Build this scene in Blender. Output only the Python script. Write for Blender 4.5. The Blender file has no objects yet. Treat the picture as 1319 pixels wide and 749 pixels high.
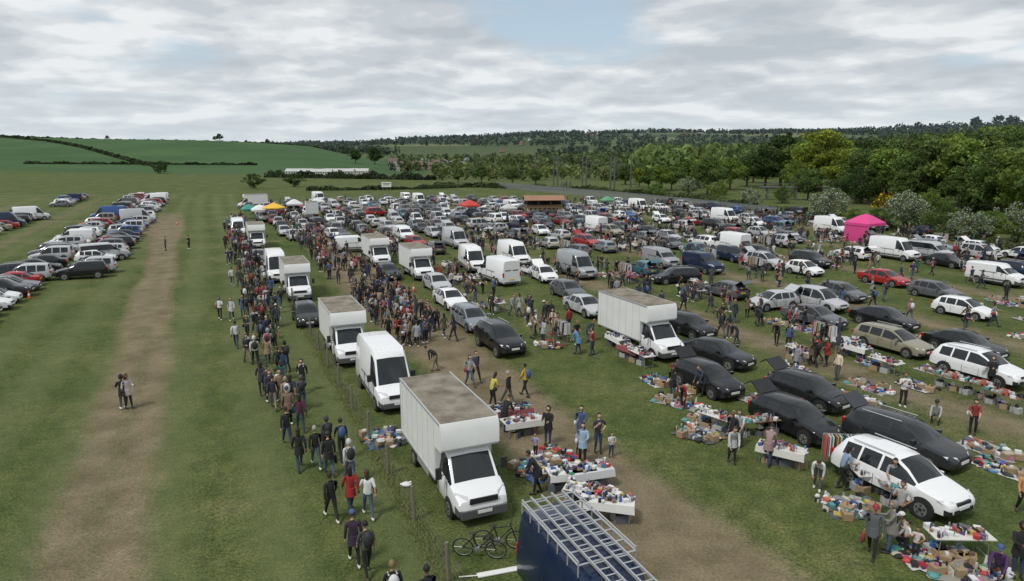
import bpy, math, random
import numpy as np
from mathutils import Vector, Matrix
random.seed(7); rng=np.random.default_rng(7)
R=random.random
def U(a,b): return a+(b-a)*random.random()
scene=bpy.context.scene
# ---------------------------------------------------------------- image pixels to ground
EYE=12.5; TH=math.radians(11.5); F=891.0
def gp(u,v,z=0.0):
    """ground point in metres, cast from an image pixel"""
    a=(u-659.5)/F; b=(374.5-v)/F
    dz=-math.sin(TH)+b*math.cos(TH); dy=math.cos(TH)+b*math.sin(TH)
    t=(EYE-z)/(-dz); return (a*t,dy*t)
DA=math.atan2(.917,-.398)          # heading of the rows
D=np.array((math.cos(DA),math.sin(DA))); N=np.array((D[1],-D[0]))
def sl(s,l): p=s*N+l*D; return (float(p[0]),float(p[1]))
def sm(a,b,x):
    t=np.clip((x-a)/(b-a),0,1); return t*t*(3-2*t)
def terrain(x,y):
    x=np.asarray(x,float); y=np.asarray(y,float)
    az=x/np.maximum(y,60)
    zl=sm(330,850,y)*(1-.8*sm(900,1300,y))*np.interp(az,[-1.3,-.726,-.56,-.395,-.286,-.23,-.17],[34,28.5,23.5,19.5,16,7,0])
    zf=sm(1100,2800,y)*np.interp(az,[-1,-.35,-.175,.045,.375,.726,1.2],[22,28,44,60,80,100,114])
    zr=sm(300,800,y)*(1-.8*sm(900,1500,y))*np.interp(az,[.1,.3,.5,.73,1.2],[0,5,13,23,28])
    und=sm(250,700,y)*(1.5*np.sin(x/70.)+1.5*np.cos(y/90.+x/160.))+sm(1200,2500,y)*8*np.sin(x/330.+1)*np.cos(y/400.)
    return zl+zf+zr+und
def tz(x,y): return float(terrain(x,y))
# ---------------------------------------------------------------- materials
def nodes(m):
    m.use_nodes=True; nt=m.node_tree; return nt,nt.nodes['Principled BSDF']
def ramp(nt,stops,mode='LINEAR'):
    r=nt.nodes.new('ShaderNodeValToRGB'); cr=r.color_ramp; cr.interpolation=mode
    while len(cr.elements)<len(stops): cr.elements.new(.5)
    for e,(p,c) in zip(cr.elements,stops): e.position=p; e.color=(*c,1)
    return r
def noise(nt,scale,detail=4,rough=.55,vec=None):
    n=nt.nodes.new('ShaderNodeTexNoise'); n.inputs['Scale'].default_value=scale
    n.inputs['Detail'].default_value=detail; n.inputs['Roughness'].default_value=rough
    if vec is not None: nt.links.new(vec,n.inputs['Vector'])
    return n
def mixc(nt,f,a,b,mode='MIX'):
    m=nt.nodes.new('ShaderNodeMix'); m.data_type='RGBA'; m.blend_type=mode
    for sock,val in ((m.inputs[0],f),(m.inputs[6],a),(m.inputs[7],b)):
        if hasattr(val,'is_output'): nt.links.new(val,sock)
        elif isinstance(val,(int,float)): sock.default_value=val
        else: sock.default_value=(*val,1)
    return m.outputs[2]
def mth(nt,op,a,b=0.0):
    m=nt.nodes.new('ShaderNodeMath'); m.operation=op
    for i,val in enumerate((a,b)):
        if hasattr(val,'is_output'): nt.links.new(val,m.inputs[i])
        else: m.inputs[i].default_value=val
    return m.outputs[0]
MAT={}
def mat(name,col=(.5,.5,.5),rough=.6,metal=0,src=None,coat=0,spec=.5,dirt=0,dirtcol=(.2,.17,.13),dscale=3,bump=0,bscale=30):
    m=bpy.data.materials.new(name); nt,b=nodes(m)
    b.inputs['Roughness'].default_value=rough; b.inputs['Metallic'].default_value=metal
    b.inputs['Coat Weight'].default_value=coat; b.inputs['Specular IOR Level'].default_value=spec
    c=col
    if src=='obj':
        o=nt.nodes.new('ShaderNodeObjectInfo'); c=o.outputs['Color']
    elif src=='attr':
        o=nt.nodes.new('ShaderNodeAttribute'); o.attribute_name='Col'; c=o.outputs['Color']
    elif src=='both':
        o=nt.nodes.new('ShaderNodeObjectInfo'); a=nt.nodes.new('ShaderNodeAttribute'); a.attribute_name='Col'
        c=mixc(nt,1.0,a.outputs['Color'],o.outputs['Color'],'MULTIPLY')
    elif isinstance(src,list):
        o=nt.nodes.new('ShaderNodeObjectInfo'); k=mth(nt,'FRACT',mth(nt,'MULTIPLY',o.outputs['Random'],src[0]))
        r=ramp(nt,src[1],'CONSTANT'); nt.links.new(k,r.inputs[0]); c=r.outputs[0]
    if dirt>0:
        tc=nt.nodes.new('ShaderNodeTexCoord'); n=noise(nt,dscale,4,.6,tc.outputs['Object'])
        rr=ramp(nt,[(.35,(0,0,0)),(.75,(dirt,)*3)]); nt.links.new(n.outputs[0],rr.inputs[0])
        c=mixc(nt,rr.outputs[0],c,dirtcol)
    if hasattr(c,'is_output'): nt.links.new(c,b.inputs['Base Color'])
    else: b.inputs['Base Color'].default_value=(*c,1)
    if bump:
        tc=nt.nodes.new('ShaderNodeTexCoord'); n=noise(nt,bscale,3,.6,tc.outputs['Object'])
        bp=nt.nodes.new('ShaderNodeBump'); bp.inputs['Strength'].default_value=bump; bp.inputs['Distance'].default_value=.02
        nt.links.new(n.outputs[0],bp.inputs['Height']); nt.links.new(bp.outputs[0],b.inputs['Normal'])
    MAT[name]=m; return m
mat('paint',src='obj',rough=.32,coat=.5,spec=.25,dirt=.035,dirtcol=(.16,.14,.11),dscale=1.2)
mat('glass',(.014,.018,.021),rough=.06,spec=.55)
mat('tyre',(.018,.018,.018),rough=.9)
mat('rim',(.42,.42,.43),rough=.35,metal=.7)
mat('trim',(.02,.02,.022),rough=.55)
mat('greytrim',(.09,.095,.1),rough=.5)
mat('lamp',(.6,.62,.65),rough=.12,spec=.8)
mat('redlamp',(.4,.012,.01),rough=.2)
mat('amber',(.6,.2,.02),rough=.3)
mat('plate_w',(.75,.75,.72),rough=.5)
mat('plate_y',(.75,.55,.05),rough=.5)
mat('lips',(.32,.13,.1),rough=.5)
mat('interior',(.02,.02,.02),rough=.9)
mat('boxwhite',(.76,.77,.76),rough=.45,dirt=.25,dirtcol=(.45,.45,.4),dscale=.8)
mat('boxroof',(.27,.24,.19),rough=.9,dirt=.95,dirtcol=(.07,.055,.035),dscale=1.3,bump=.3)
mat('alu',(.5,.51,.52),rough=.45,metal=.5)
mat('skin',rough=.6,src=[3.3,[(0,(.5,.3,.21)),(.35,(.42,.24,.16)),(.6,(.3,.16,.09)),(.8,(.12,.06,.035))]])
mat('hair',rough=.7,src=[7.7,[(0,(.012,.009,.007)),(.35,(.05,.026,.013)),(.6,(.02,.013,.01)),(.8,(.2,.13,.06)),(.92,(.3,.29,.28))]])
mat('top',rough=.85,src='obj',dirt=.12,dirtcol=(.03,.03,.03),dscale=9,bump=.4,bscale=12)
mat('trousers',rough=.9,src=[5.1,[(0,(.018,.018,.02)),(.3,(.03,.045,.09)),(.5,(.07,.1,.16)),(.65,(.014,.014,.016)),(.82,(.22,.19,.14)),(.9,(.1,.1,.1))]])
mat('shoe',rough=.6,src=[9.3,[(0,(.02,.02,.02)),(.6,(.6,.6,.58)),(.8,(.08,.05,.03))]])
mat('bag',rough=.7,src=[11.9,[(0,(.02,.02,.025)),(.5,(.05,.09,.22)),(.65,(.25,.03,.04)),(.8,(.6,.6,.6))]])
mat('goods',src='attr',rough=.6,dirt=.15,dirtcol=(.08,.08,.08),dscale=20)
mat('wood',(.2,.13,.07),rough=.85,dirt=.5,dirtcol=(.09,.07,.05),dscale=8)
mat('postwood',(.2,.17,.125),rough=.95,dirt=.6,dirtcol=(.09,.08,.055),dscale=9)
mat('wire',(.12,.13,.12),rough=.7)
mat('steel',(.3,.31,.32),rough=.45,metal=.5)
mat('bark',(.09,.07,.05),rough=.95,bump=.5,bscale=8)
mat('canvas',src='obj',rough=.75)
mat('brick',(.25,.18,.14),rough=.9,dirt=.4,dirtcol=(.2,.16,.14),dscale=2)
mat('rooftile',(.15,.11,.09),rough=.9,dirt=.4,dirtcol=(.09,.08,.07),dscale=1)
mat('slate',(.17,.18,.19),rough=.7,dirt=.3,dirtcol=(.3,.3,.3),dscale=.5)
mat('paleroof',(.5,.5,.49),rough=.6,dirt=.5,dirtcol=(.25,.24,.22),dscale=.4)
mat('render_wall',(.55,.54,.5),rough=.85,dirt=.2,dirtcol=(.4,.38,.33),dscale=.6)
mat('cone_orange',(.75,.1,.02),rough=.5)
mat('awning',(.32,.17,.1),rough=.8,dirt=.5,dirtcol=(.2,.14,.1),dscale=1)
m=mat('leaf',src='both',rough=.65,spec=.25); nt=m.node_tree; b=nt.nodes['Principled BSDF']
tr=nt.nodes.new('ShaderNodeBsdfTranslucent'); ms=nt.nodes.new('ShaderNodeMixShader'); ms.inputs[0].default_value=.35
src=b.inputs['Base Color'].links[0].from_socket; nt.links.new(src,tr.inputs['Color'])
nt.links.new(b.outputs[0],ms.inputs[1]); nt.links.new(tr.outputs[0],ms.inputs[2])
nt.links.new(ms.outputs[0],nt.nodes['Material Output'].inputs[0])
# ---------------------------------------------------------------- mesh builder
class MB:
    def __init__(s): s.v=[];s.f=[];s.m=[];s.c=[];s.mats=[]
    def mi(s,n):
        if n not in s.mats: s.mats.append(n)
        return s.mats.index(n)
    def add(s,vs,fs,mt,col=(1,1,1),M=None):
        o=len(s.v)
        if M is not None: vs=[tuple(M@Vector(p)) for p in vs]
        s.v.extend(vs)
        for i,f in enumerate(fs):
            s.f.append([o+k for k in f]); s.m.append(s.mi(mt[i] if isinstance(mt,list) else mt)); s.c.append(col)
    def box(s,c,d,mt,col=(1,1,1),rz=0,M=None,tap=1.0):
        x,y,z=d[0]/2,d[1]/2,d[2]/2; cs,sn=math.cos(rz),math.sin(rz); vs=[]
        for k in (-1,1):
            t=tap if k>0 else 1
            for i,j in ((-1,-1),(1,-1),(1,1),(-1,1)):
                a,b_=i*x*t,j*y*t
                vs.append((c[0]+a*cs-b_*sn,c[1]+a*sn+b_*cs,c[2]+k*z))
        s.add(vs,[(3,2,1,0),(4,5,6,7),(0,1,5,4),(1,2,6,5),(2,3,7,6),(3,0,4,7)],mt,col,M)
    def tube(s,p0,p1,r0,r1=None,n=6,mt='steel',col=(1,1,1),M=None,caps=True):
        r1=r0 if r1 is None else r1
        p0=Vector(p0);p1=Vector(p1); d=(p1-p0)
        if d.length<1e-6: return
        q=d.to_track_quat('Z','Y'); vs=[]
        for p,r in ((p0,r0),(p1,r1)):
            for i in range(n):
                a=2*math.pi*i/n; vs.append(tuple(p+q@Vector((r*math.cos(a),r*math.sin(a),0))))
        fs=[(i,(i+1)%n,n+(i+1)%n,n+i) for i in range(n)]
        if caps: fs+=[tuple(range(n-1,-1,-1)),tuple(range(n,2*n))]
        s.add(vs,fs,mt,col,M)
    def sph(s,c,r,mt,col=(1,1,1),nu=10,nv=7,M=None,fn=None):
        vs=[];fs=[]
        for j in range(nv+1):
            ph=math.pi*j/nv
            for i in range(nu):
                th=2*math.pi*i/nu
                p=(math.sin(ph)*math.cos(th),math.sin(ph)*math.sin(th),math.cos(ph))
                if fn: p=fn(p)
                vs.append((c[0]+r[0]*p[0],c[1]+r[1]*p[1],c[2]+r[2]*p[2]))
        for j in range(nv):
            for i in range(nu):
                a=j*nu+i;b_=j*nu+(i+1)%nu
                if j==0: fs.append((a,a+nu,b_+nu))
                elif j==nv-1: fs.append((a,a+nu,b_))
                else: fs.append((a,a+nu,b_+nu,b_))
        s.add(vs,fs,mt,col,M)
    def slab(s,q,th,mt,col=(1,1,1)):
        q=[Vector(p) for p in q]; n=(q[1]-q[0]).cross(q[3]-q[0]).normalized()*th
        vs=[tuple(p) for p in q]+[tuple(p+n) for p in q]
        s.add(vs,[(3,2,1,0),(4,5,6,7),(0,1,5,4),(1,2,6,5),(2,3,7,6),(3,0,4,7)],mt,col)
    def mesh(s,name,sharp=35):
        me=bpy.data.meshes.new(name); me.from_pydata(s.v,[],s.f)
        for n in s.mats: me.materials.append(MAT[n])
        me.polygons.foreach_set('material_index',s.m)
        cnt=[len(f) for f in s.f]; ca=np.ones((len(s.f),4)); ca[:,:3]=np.array([tuple(c)[:3] for c in s.c])
        att=me.color_attributes.new('Col','FLOAT_COLOR','CORNER')
        att.data.foreach_set('color',np.repeat(ca,cnt,axis=0).ravel().astype(np.float32))
        me.polygons.foreach_set('use_smooth',[True]*len(me.polygons))
        me.update()
        try: me.set_sharp_from_angle(angle=math.radians(sharp))
        except Exception: pass
        return me
def put(name,me,x,y,z=0,rz=0,sc=1,col=(1,1,1)):
    o=bpy.data.objects.new(name,me); scene.collection.objects.link(o)
    o.location=(x,y,z); o.rotation_euler=(0,0,rz); o.scale=(sc,)*3 if not isinstance(sc,tuple) else sc
    o.color=(*col,1); return o
# ---------------------------------------------------------------- ground
def axis(lo,hi,st,far,g):
    a=list(np.arange(lo,hi,st)); x=a[-1]; d=st
    while x<far[1]: d*=g; x+=d; a.append(x)
    x=lo; d=st; pre=[]
    while x>far[0]: d*=g; x-=d; pre.append(x)
    return np.array(pre[::-1]+a)
gx=axis(-95,120,.6,(-5000,5000),1.09); gy=axis(5,170,.6,(-60,8000),1.035)
X,Y=np.meshgrid(gx,gy); Z=terrain(X,Y)
S=X*N[0]+Y*N[1]; L=X*D[0]+Y*D[1]
Z=Z+np.where(Y<200,.03*np.sin(S*1.3+np.sin(L*.2))*np.cos(L*.25),0)
nx,ny=len(gx),len(gy)
me=bpy.data.meshes.new('grass_field'); me.vertices.add(nx*ny)
me.vertices.foreach_set('co',np.stack([X,Y,Z],-1).ravel().astype(np.float32))
ii=(np.arange(ny-1)[:,None]*nx+np.arange(nx-1)[None]).ravel()
q=np.stack([ii,ii+1,ii+nx+1,ii+nx],-1)
me.loops.add(q.size); me.loops.foreach_set('vertex_index',q.ravel().astype(np.int32))
me.polygons.add(len(q)); me.polygons.foreach_set('loop_start',(np.arange(len(q))*4).astype(np.int32))
me.polygons.foreach_set('use_smooth',np.ones(len(q),bool)); me.update(calc_edges=True)
def g(x,c,w): return np.exp(-((x-c)/w)**2)
wob=.35*np.sin(L*.17)+.2*np.sin(L*.41+1)
tc_=-4.0-.025*(L-20)+wob*.5
dirt=.68*g(S,tc_,2.4)+.4*g(S,tc_-1.0,.6)+.4*g(S,tc_+.95,.6)+.24*g(S,tc_-5,1.7)+.14*g(S,1.5,1.6)
dirt*=np.where(L>140,0,1)
dirt+=1.2*g(S,12.9+.012*(L-20)+wob*.5,2.0)*(1-sm(130,150,L))+.4*g(S,13.3,3.4)+.5*sm(36,46,L)*(1-sm(64,90,L))*g(S,12.5,2.8)
dirt+=.6*g(S,20.8+wob,1.5)*(1-sm(130,150,L))*sm(20,45,L)
for s0,a in ((33,.6),(48,.55),(62.5,.55),(76,.5),(90,.5)): dirt+=a*g(S,s0+wob,1.8)*(1-sm(130,150,L))
dirt+=.65*g(S,-26,2)*sm(60,75,L)+.7*g(S,-41.5,2.2)*sm(60,75,L)+.6*g(S,-57,2)*sm(60,75,L)
dirt+=.8*g(S,-7.5,3.8)*sm(100,125,L)*(1-sm(150,165,L))
inside=((S>22)&(S<110)&(L>10)&(L<150)); dirt+=.3*inside
dirt=np.clip(dirt,0,1.2)*(Y<185)
hill=sm(330,380,Y+.12*X)*(1-sm(900,1050,Y))*(X/np.maximum(Y,1)<-.12)
far=sm(500,2600,Y)
mow=.5+.5*np.sin((S+3+.3*np.sin(L*.05))*2*math.pi/3.6)
mow=mow*((S<6)&(Y<200))
ca=np.stack([dirt,hill,far,mow],-1).reshape(-1,4)
att=me.color_attributes.new('Zone','FLOAT_COLOR','POINT'); att.data.foreach_set('color',ca.ravel().astype(np.float32))
gm=bpy.data.materials.new('grass_ground'); nt,b=nodes(gm)
geo=nt.nodes.new('ShaderNodeNewGeometry'); P=geo.outputs['Position']
za=nt.nodes.new('ShaderNodeAttribute'); za.attribute_name='Zone'
sp=nt.nodes.new('ShaderNodeSeparateColor'); nt.links.new(za.outputs['Color'],sp.inputs[0])
n1=noise(nt,.16,6,.68,P); n2=noise(nt,1.3,5,.75,P); n3=noise(nt,11,3,.75,P)
c1=ramp(nt,[(.32,(.058,.085,.026)),(.47,(.08,.108,.034)),(.58,(.105,.125,.045)),(.72,(.155,.155,.072))]); nt.links.new(n1.outputs[0],c1.inputs[0])
c2=ramp(nt,[(.28,(.3,.34,.3)),(.5,(.95,.95,.95)),(.75,(1.8,1.7,1.5))]); nt.links.new(n3.outputs[0],c2.inputs[0])
c3=ramp(nt,[(.3,(.6,.68,.6)),(.7,(1.42,1.32,1.3))]); nt.links.new(n2.outputs[0],c3.inputs[0])
gr=mixc(nt,1.0,c1.outputs[0],c2.outputs[0],'MULTIPLY'); gr=mixc(nt,1.0,gr,c3.outputs[0],'MULTIPLY')
gr=mixc(nt,mth(nt,'MULTIPLY',za.outputs['Alpha'],.42),gr,(.15,.17,.075))
dn=mth(nt,'ADD',mth(nt,'MULTIPLY',n2.outputs[0],.8),mth(nt,'MULTIPLY',n3.outputs[0],.5))
dn=mth(nt,'ADD',dn,mth(nt,'MULTIPLY',n1.outputs[0],.5))
dm=mth(nt,'ADD',mth(nt,'MULTIPLY',sp.outputs[0],1.25),mth(nt,'SUBTRACT',dn,1.38))
dr=ramp(nt,[(.0,(0,0,0)),(.65,(1,1,1))]); nt.links.new(dm,dr.inputs[0])
n4=noise(nt,.5,4,.6,P)
dc=ramp(nt,[(.3,(.145,.112,.07)),(.7,(.275,.222,.15))]); nt.links.new(n4.outputs[0],dc.inputs[0])
dc2=mixc(nt,.5,dc.outputs[0],c2.outputs[0],'MULTIPLY')
g1=mixc(nt,mth(nt,'MULTIPLY',dr.outputs[0],.88),gr,dc2)
n5=noise(nt,.015,3,.5,P); hc=ramp(nt,[(.35,(.042,.09,.032)),(.65,(.06,.115,.042))]); nt.links.new(n5.outputs[0],hc.inputs[0])
g2=mixc(nt,sp.outputs[1],g1,hc.outputs[0])
vo=nt.nodes.new('ShaderNodeTexVoronoi'); vo.inputs['Scale'].default_value=.0045; nt.links.new(P,vo.inputs['Vector'])
sc_=nt.nodes.new('ShaderNodeSeparateColor'); nt.links.new(vo.outputs['Color'],sc_.inputs[0])
fc=ramp(nt,[(0,(.05,.08,.05)),(.3,(.09,.135,.075)),(.55,(.06,.08,.06)),(.75,(.15,.17,.1)),(.88,(.08,.11,.07))],'CONSTANT'); nt.links.new(sc_.outputs[0],fc.inputs[0])
g3=mixc(nt,mth(nt,'MULTIPLY',sp.outputs[2],.9),g2,fc.outputs[0])
nt.links.new(g3,b.inputs['Base Color']); b.inputs['Roughness'].default_value=.95; b.inputs['Specular IOR Level'].default_value=.15
bp=nt.nodes.new('ShaderNodeBump'); bp.inputs['Strength'].default_value=.8; bp.inputs['Distance'].default_value=.08
nt.links.new(n3.outputs[0],bp.inputs['Height']); nt.links.new(bp.outputs[0],b.inputs['Normal'])
me.materials.append(gm); put('grass_field',me,0,0)
# ---------------------------------------------------------------- vehicles
def loft(mb,st,fl,body='paint',low='trim'):
    rings=[]
    for x,zb,zs,zt,w,wt in st:
        h=[(0,zb),(w*.88,zb),(w*.985,zb+.16*(zs-zb)),(w,zb+.62*(zs-zb)),(w*.965,zs),(wt,zs+(zt-zs)*.86),(wt-.10,zt),(0,zt+.025)]
        rings.append([(x,a,b_) for a,b_ in h]+[(x,-a,b_) for a,b_ in h[6:0:-1]])
    n=14; vs=[p for r in rings for p in r]; fs=[];ms=[]
    for i in range(len(st)-1):
        f=fl[i]
        for k in range(n):
            band=k if k<7 else 13-k
            fs.append((i*n+k,(i+1)*n+k,(i+1)*n+(k+1)%n,i*n+(k+1)%n))
            mt=body
            if band==0: mt='interior'
            if band==1: mt=low
            if band==4 and 's' in f: mt='glass'
            if band==6 and 'f' in f: mt='glass'
            if band==6 and 'o' in f: mt='interior'
            if band in (2,) and 'b' in f: mt=low
            ms.append(mt)
    fs.append(tuple(range(n))); ms.append(body); e=(len(st)-1)*n
    fs.append(tuple(e+k for k in range(n-1,-1,-1))); ms.append(body)
    mb.add(vs,fs,ms)
def wheels(mb,xs,w,r,wd=.2):
    for x in xs:
        for s in (1,-1):
            mb.tube((x,s*(w-.30),r+.02),(x,s*(w+.006),r+.02),r+.065,n=20,mt='interior')
            mb.tube((x,s*(w-wd),r),(x,s*(w+.022),r),r,n=20,mt='tyre')
            mb.tube((x,s*(w),r),(x,s*(w+.03),r),r*.66,n=12,mt='rim')
            mb.tube((x,s*(w),r),(x,s*(w+.038),r),r*.2,n=8,mt='trim')
            for k in range(5):
                a=k*2*math.pi/5+.3
                mb.box((x+math.cos(a)*r*.42,s*(w+.03),r+math.sin(a)*r*.42),(r*.2,.012,r*.2),'trim')
def detail(mb,xf,xr,w,zl,ztail,cowl):
    for s in (1,-1):
        mb.slab([(xf-.03,s*w*.42,zl-.05),(xf-.2,s*w*.84,zl-.03),(xf-.42,s*w*.93,zl+.10),(xf-.12,s*w*.46,zl+.07)][::s],.035,'lamp')
        mb.slab([(xf-.10,s*w*.5,zl-.03),(xf-.2,s*w*.7,zl-.02),(xf-.26,s*w*.74,zl+.06),(xf-.15,s*w*.52,zl+.05)][::s],.042,'trim')
        mb.box((xr+.06,s*w*.80,ztail),(.16,.22,.2),'redlamp')
        mb.box((xr+.03,s*w*.80,ztail-.07),(.1,.18,.05),'lamp')
        mb.box((cowl-.2,s*(w+.1),1.0),(.14,.22,.14),'paint'); mb.box((cowl-.275,s*(w+.1),1.0),(.01,.18,.1),'glass')
        mb.box((xf-.12,s*w*.62,zl-.28),(.08,.2,.09),'trim')
        for x in (cowl-1.25,cowl-2.2): mb.box((x,s*(w+.003),.8),(.17,.03,.035),'paint')
        for x in (cowl-.55,cowl-1.45,cowl-2.35): mb.box((x,s*(w-.004),.62),(.014,.02,.5),'trim')
    mb.box((xf-.02,0,zl-.02),(.08,w*.8,.1),'trim'); mb.box((xf+.0,0,zl-.27),(.07,w*1.1,.14),'trim')
    mb.box((xf+.04,0,zl-.16),(.03,.52,.11),'plate_w'); mb.box((xr-.03,0,ztail-.15),(.03,.52,.11),'plate_y')
def hatch(open_=False,L_=4.1,roof=1.45,w=.87,tail=0,rails=False,z0=0):
    mb=MB(); k=L_/4.1; xr=-2.05*k
    st=[(2.06*k,.34,.5,.56,.60,.5),(2.02*k,.26,.58,.64,.72,.58),(1.9*k,.22,.66,.73,.81,.66),(1.6*k,.2,.75,.82,.855,.72),(1.2*k,.2,.83,.9,w,.78),(.98*k,.2,.89,.94,w,.78),
        (.6*k,.2,.91,roof-.24,w,.71),(.25*k,.2,.92,roof-.06,w,.66),(.12*k,.2,.93,roof-.025,w,.65),(-.2*k,.2,.93,roof,w,.65),(-.28*k,.2,.93,roof,w,.65),
        (-.95*k,.2,.95,roof-.015,w,.64),(-1.03*k,.2,.95,roof-.02,w,.64),(-1.45*k-tail*.45,.22,.97,roof-.07,w*.99,.62),
        (-1.62*k-tail*.42,.24,.97,roof-.12,w*.98,.60),(-1.94*k,.26,.95,1.0,w*.95,.64),(-2.02*k,.3,.85,.93,w*.93,.62),(-2.07*k,.32,.7,.8,w*.88,.6)]
    st=[(a,b_+z0*.8,c+z0,d+z0,e,f) for a,b_,c,d,e,f in st]
    o='o' if open_ else 'f'
    fl=['b','b','','','','fs','fs','s','s','','s','','s','',o,'','']
    loft(mb,st,fl)
    wheels(mb,(1.28*k,-1.25*k),w,.31+z0*.3)
    detail(mb,2.05*k,xr,w,.64+z0,.84+z0,.9*k)
    mb.box((xr+.02,0,.42+z0),(.1,w*1.5,.16),'trim')
    if open_:
        zr=roof-.1+z0; x0=-1.6*k-tail*.42
        mb.slab([(x0,-.58,zr),(x0,.58,zr),(x0-.62,.55,zr+.42),(x0-.62,-.55,zr+.42)],.04,'paint')
        mb.slab([(x0-.62,-.55,zr+.42),(x0-.62,.55,zr+.42),(x0-.95,.6,zr+.2),(x0-.95,-.6,zr+.2)],.04,'paint')
        mb.slab([(x0-.08,.5,zr+.02),(x0-.08,-.5,zr+.02),(x0-.56,-.48,zr+.345),(x0-.56,.48,zr+.345)],.015,'glass')
        mb.box((xr+.25,0,.98+z0),(.5,1.1,.16),'interior')
        for _ in range(4): mb.box((xr+U(.1,.3),U(-.4,.4),1.05+z0),(.2,.25,.2),'goods',(U(.1,.6),U(.1,.5),U(.05,.5)))
    if rails:
        for s in (1,-1): mb.tube((.1,s*.6,roof+z0+.05),(-1.4*k,s*.6,roof+z0+.03),.02,mt='alu')
    return mb
def saloon():
    mb=MB(); w=.89
    st=[(2.3,.34,.5,.56,.60,.5),(2.25,.26,.58,.64,.74,.6),(2.1,.22,.66,.72,.83,.68),(1.8,.2,.74,.8,.86,.74),(1.25,.2,.83,.89,w,.78),(1.05,.2,.87,.92,w,.78),
        (.65,.2,.89,1.2,w,.7),(.3,.2,.9,1.35,w,.64),(.15,.2,.9,1.40,w,.63),(-.25,.2,.91,1.41,w,.63),(-.33,.2,.91,1.41,w,.63),(-1.0,.2,.93,1.35,w,.62),
        (-1.1,.2,.93,1.32,w,.62),(-1.4,.21,.935,1.16,w,.68),(-1.7,.22,.94,1.0,w,.74),(-2.15,.26,.92,.97,.84,.72),(-2.28,.3,.85,.9,.8,.66),(-2.32,.34,.72,.8,.76,.62)]
    fl=['b','b','','','','fs','fs','s','s','','s','','fs','fs','','','']
    loft(mb,st,fl); wheels(mb,(1.42,-1.35),w,.33); detail(mb,2.3,-2.3,w,.62,.8,.95); return mb
def van(L_=5.5,H_=2.5,w=.98,wind=False,rack=False):
    mb=MB(); xf=L_/2
    st=[(xf,.42,.62,.7,.72,.62),(xf-.08,.3,.85,.92,.88,.75),(xf-.35,.28,1.02,1.08,.95,.82),(xf-.95,.28,1.18,1.24,w,.86),
        (xf-1.55,.28,1.3,H_-.35,w,.80),(xf-1.8,.28,1.32,H_-.08,w,.82),(xf-1.95,.28,1.32,H_-.03,w,.85),(xf-2.05,.28,1.32,H_,w,.86),
        (-xf+1.6,.28,1.32,H_,w,.86),(-xf+.1,.28,1.32,H_-.02,w,.85),(-xf,.32,1.28,H_-.08,w*.97,.82)]
    fl=['b','b','','fs','s','s','s','s' if wind else '','s' if wind else '','']
    loft(mb,st,fl,low='greytrim')
    wheels(mb,(xf-.95,-xf+1.15),w,.34)
    for s in (1,-1):
        mb.slab([(xf-.05,s*.5,.86),(xf-.3,s*.88,.88),(xf-.5,s*.9,1.12),(xf-.2,s*.55,1.06)][::s],.03,'lamp')
        mb.box((-xf+.02,s*.9,1.15),(.1,.12,.4),'redlamp'); mb.box((xf-1.45,s*(w+.12),1.5),(.12,.2,.32),'trim')
        mb.box((0,s*(w+.003),.62),(L_*.5,.03,.12),'greytrim'); mb.box((-.3,s*(w+.003),1.25),(1.6,.02,.03),'trim')
        for x in (xf-2.2,xf-3.3,xf-1.15): mb.box((x,s*(w+.001),.85),(.02,.02,.9),'trim')
    mb.box((xf-.02,0,.9),(.07,.95,.16),'trim'); mb.box((xf+.02,0,.5),(.1,1.5,.24),'greytrim'); mb.box((xf+.08,0,.58),(.02,.52,.11),'plate_w')
    mb.box((-xf-.01,0,.7),(.03,.52,.11),'plate_y'); mb.box((-xf-.02,0,.42),(.1,1.6,.14),'greytrim')
    for s in (1,-1): mb.slab([(-xf+.03,s*.08,1.5),(-xf+.03,s*.7,1.5),(-xf+.06,s*.68,2.05),(-xf+.06,s*.08,2.05)][::-s],.035,'glass')
    if not wind:
        for i in range(6): mb.box((-.5,-.6+i*.24,H_+.012),(L_-2.9,.03,.02),'paint')
    if rack:
        for s in (1,-1):
            mb.tube((xf-2.2,s*.82,H_+.22),(-xf+.1,s*.82,H_+.22),.03,mt='alu')
            mb.tube((xf-2.2,s*.82,H_+.32),(-xf+.1,s*.82,H_+.32),.02,mt='alu')
        for i in range(7):
            x=xf-2.2-i*(L_-2.3)/6
            mb.tube((x,-.82,H_+.22),(x,.82,H_+.22),.025,mt='alu')
            for s in (1,-1): mb.tube((x,s*.82,H_-.1),(x,s*.82,H_+.32),.022,mt='alu')
        for y0,zz in ((-.36,.3),(.30,.3)):
            for s in (-.17,.17): mb.box((-.25,y0+s,H_+zz),(L_-.6,.035,.08),'alu')
            for i in range(18): mb.tube((-xf+.35+i*.27,y0-.17,H_+zz),(-xf+.35+i*.27,y0+.17,H_+zz),.017,mt='alu')
    return mb
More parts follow.
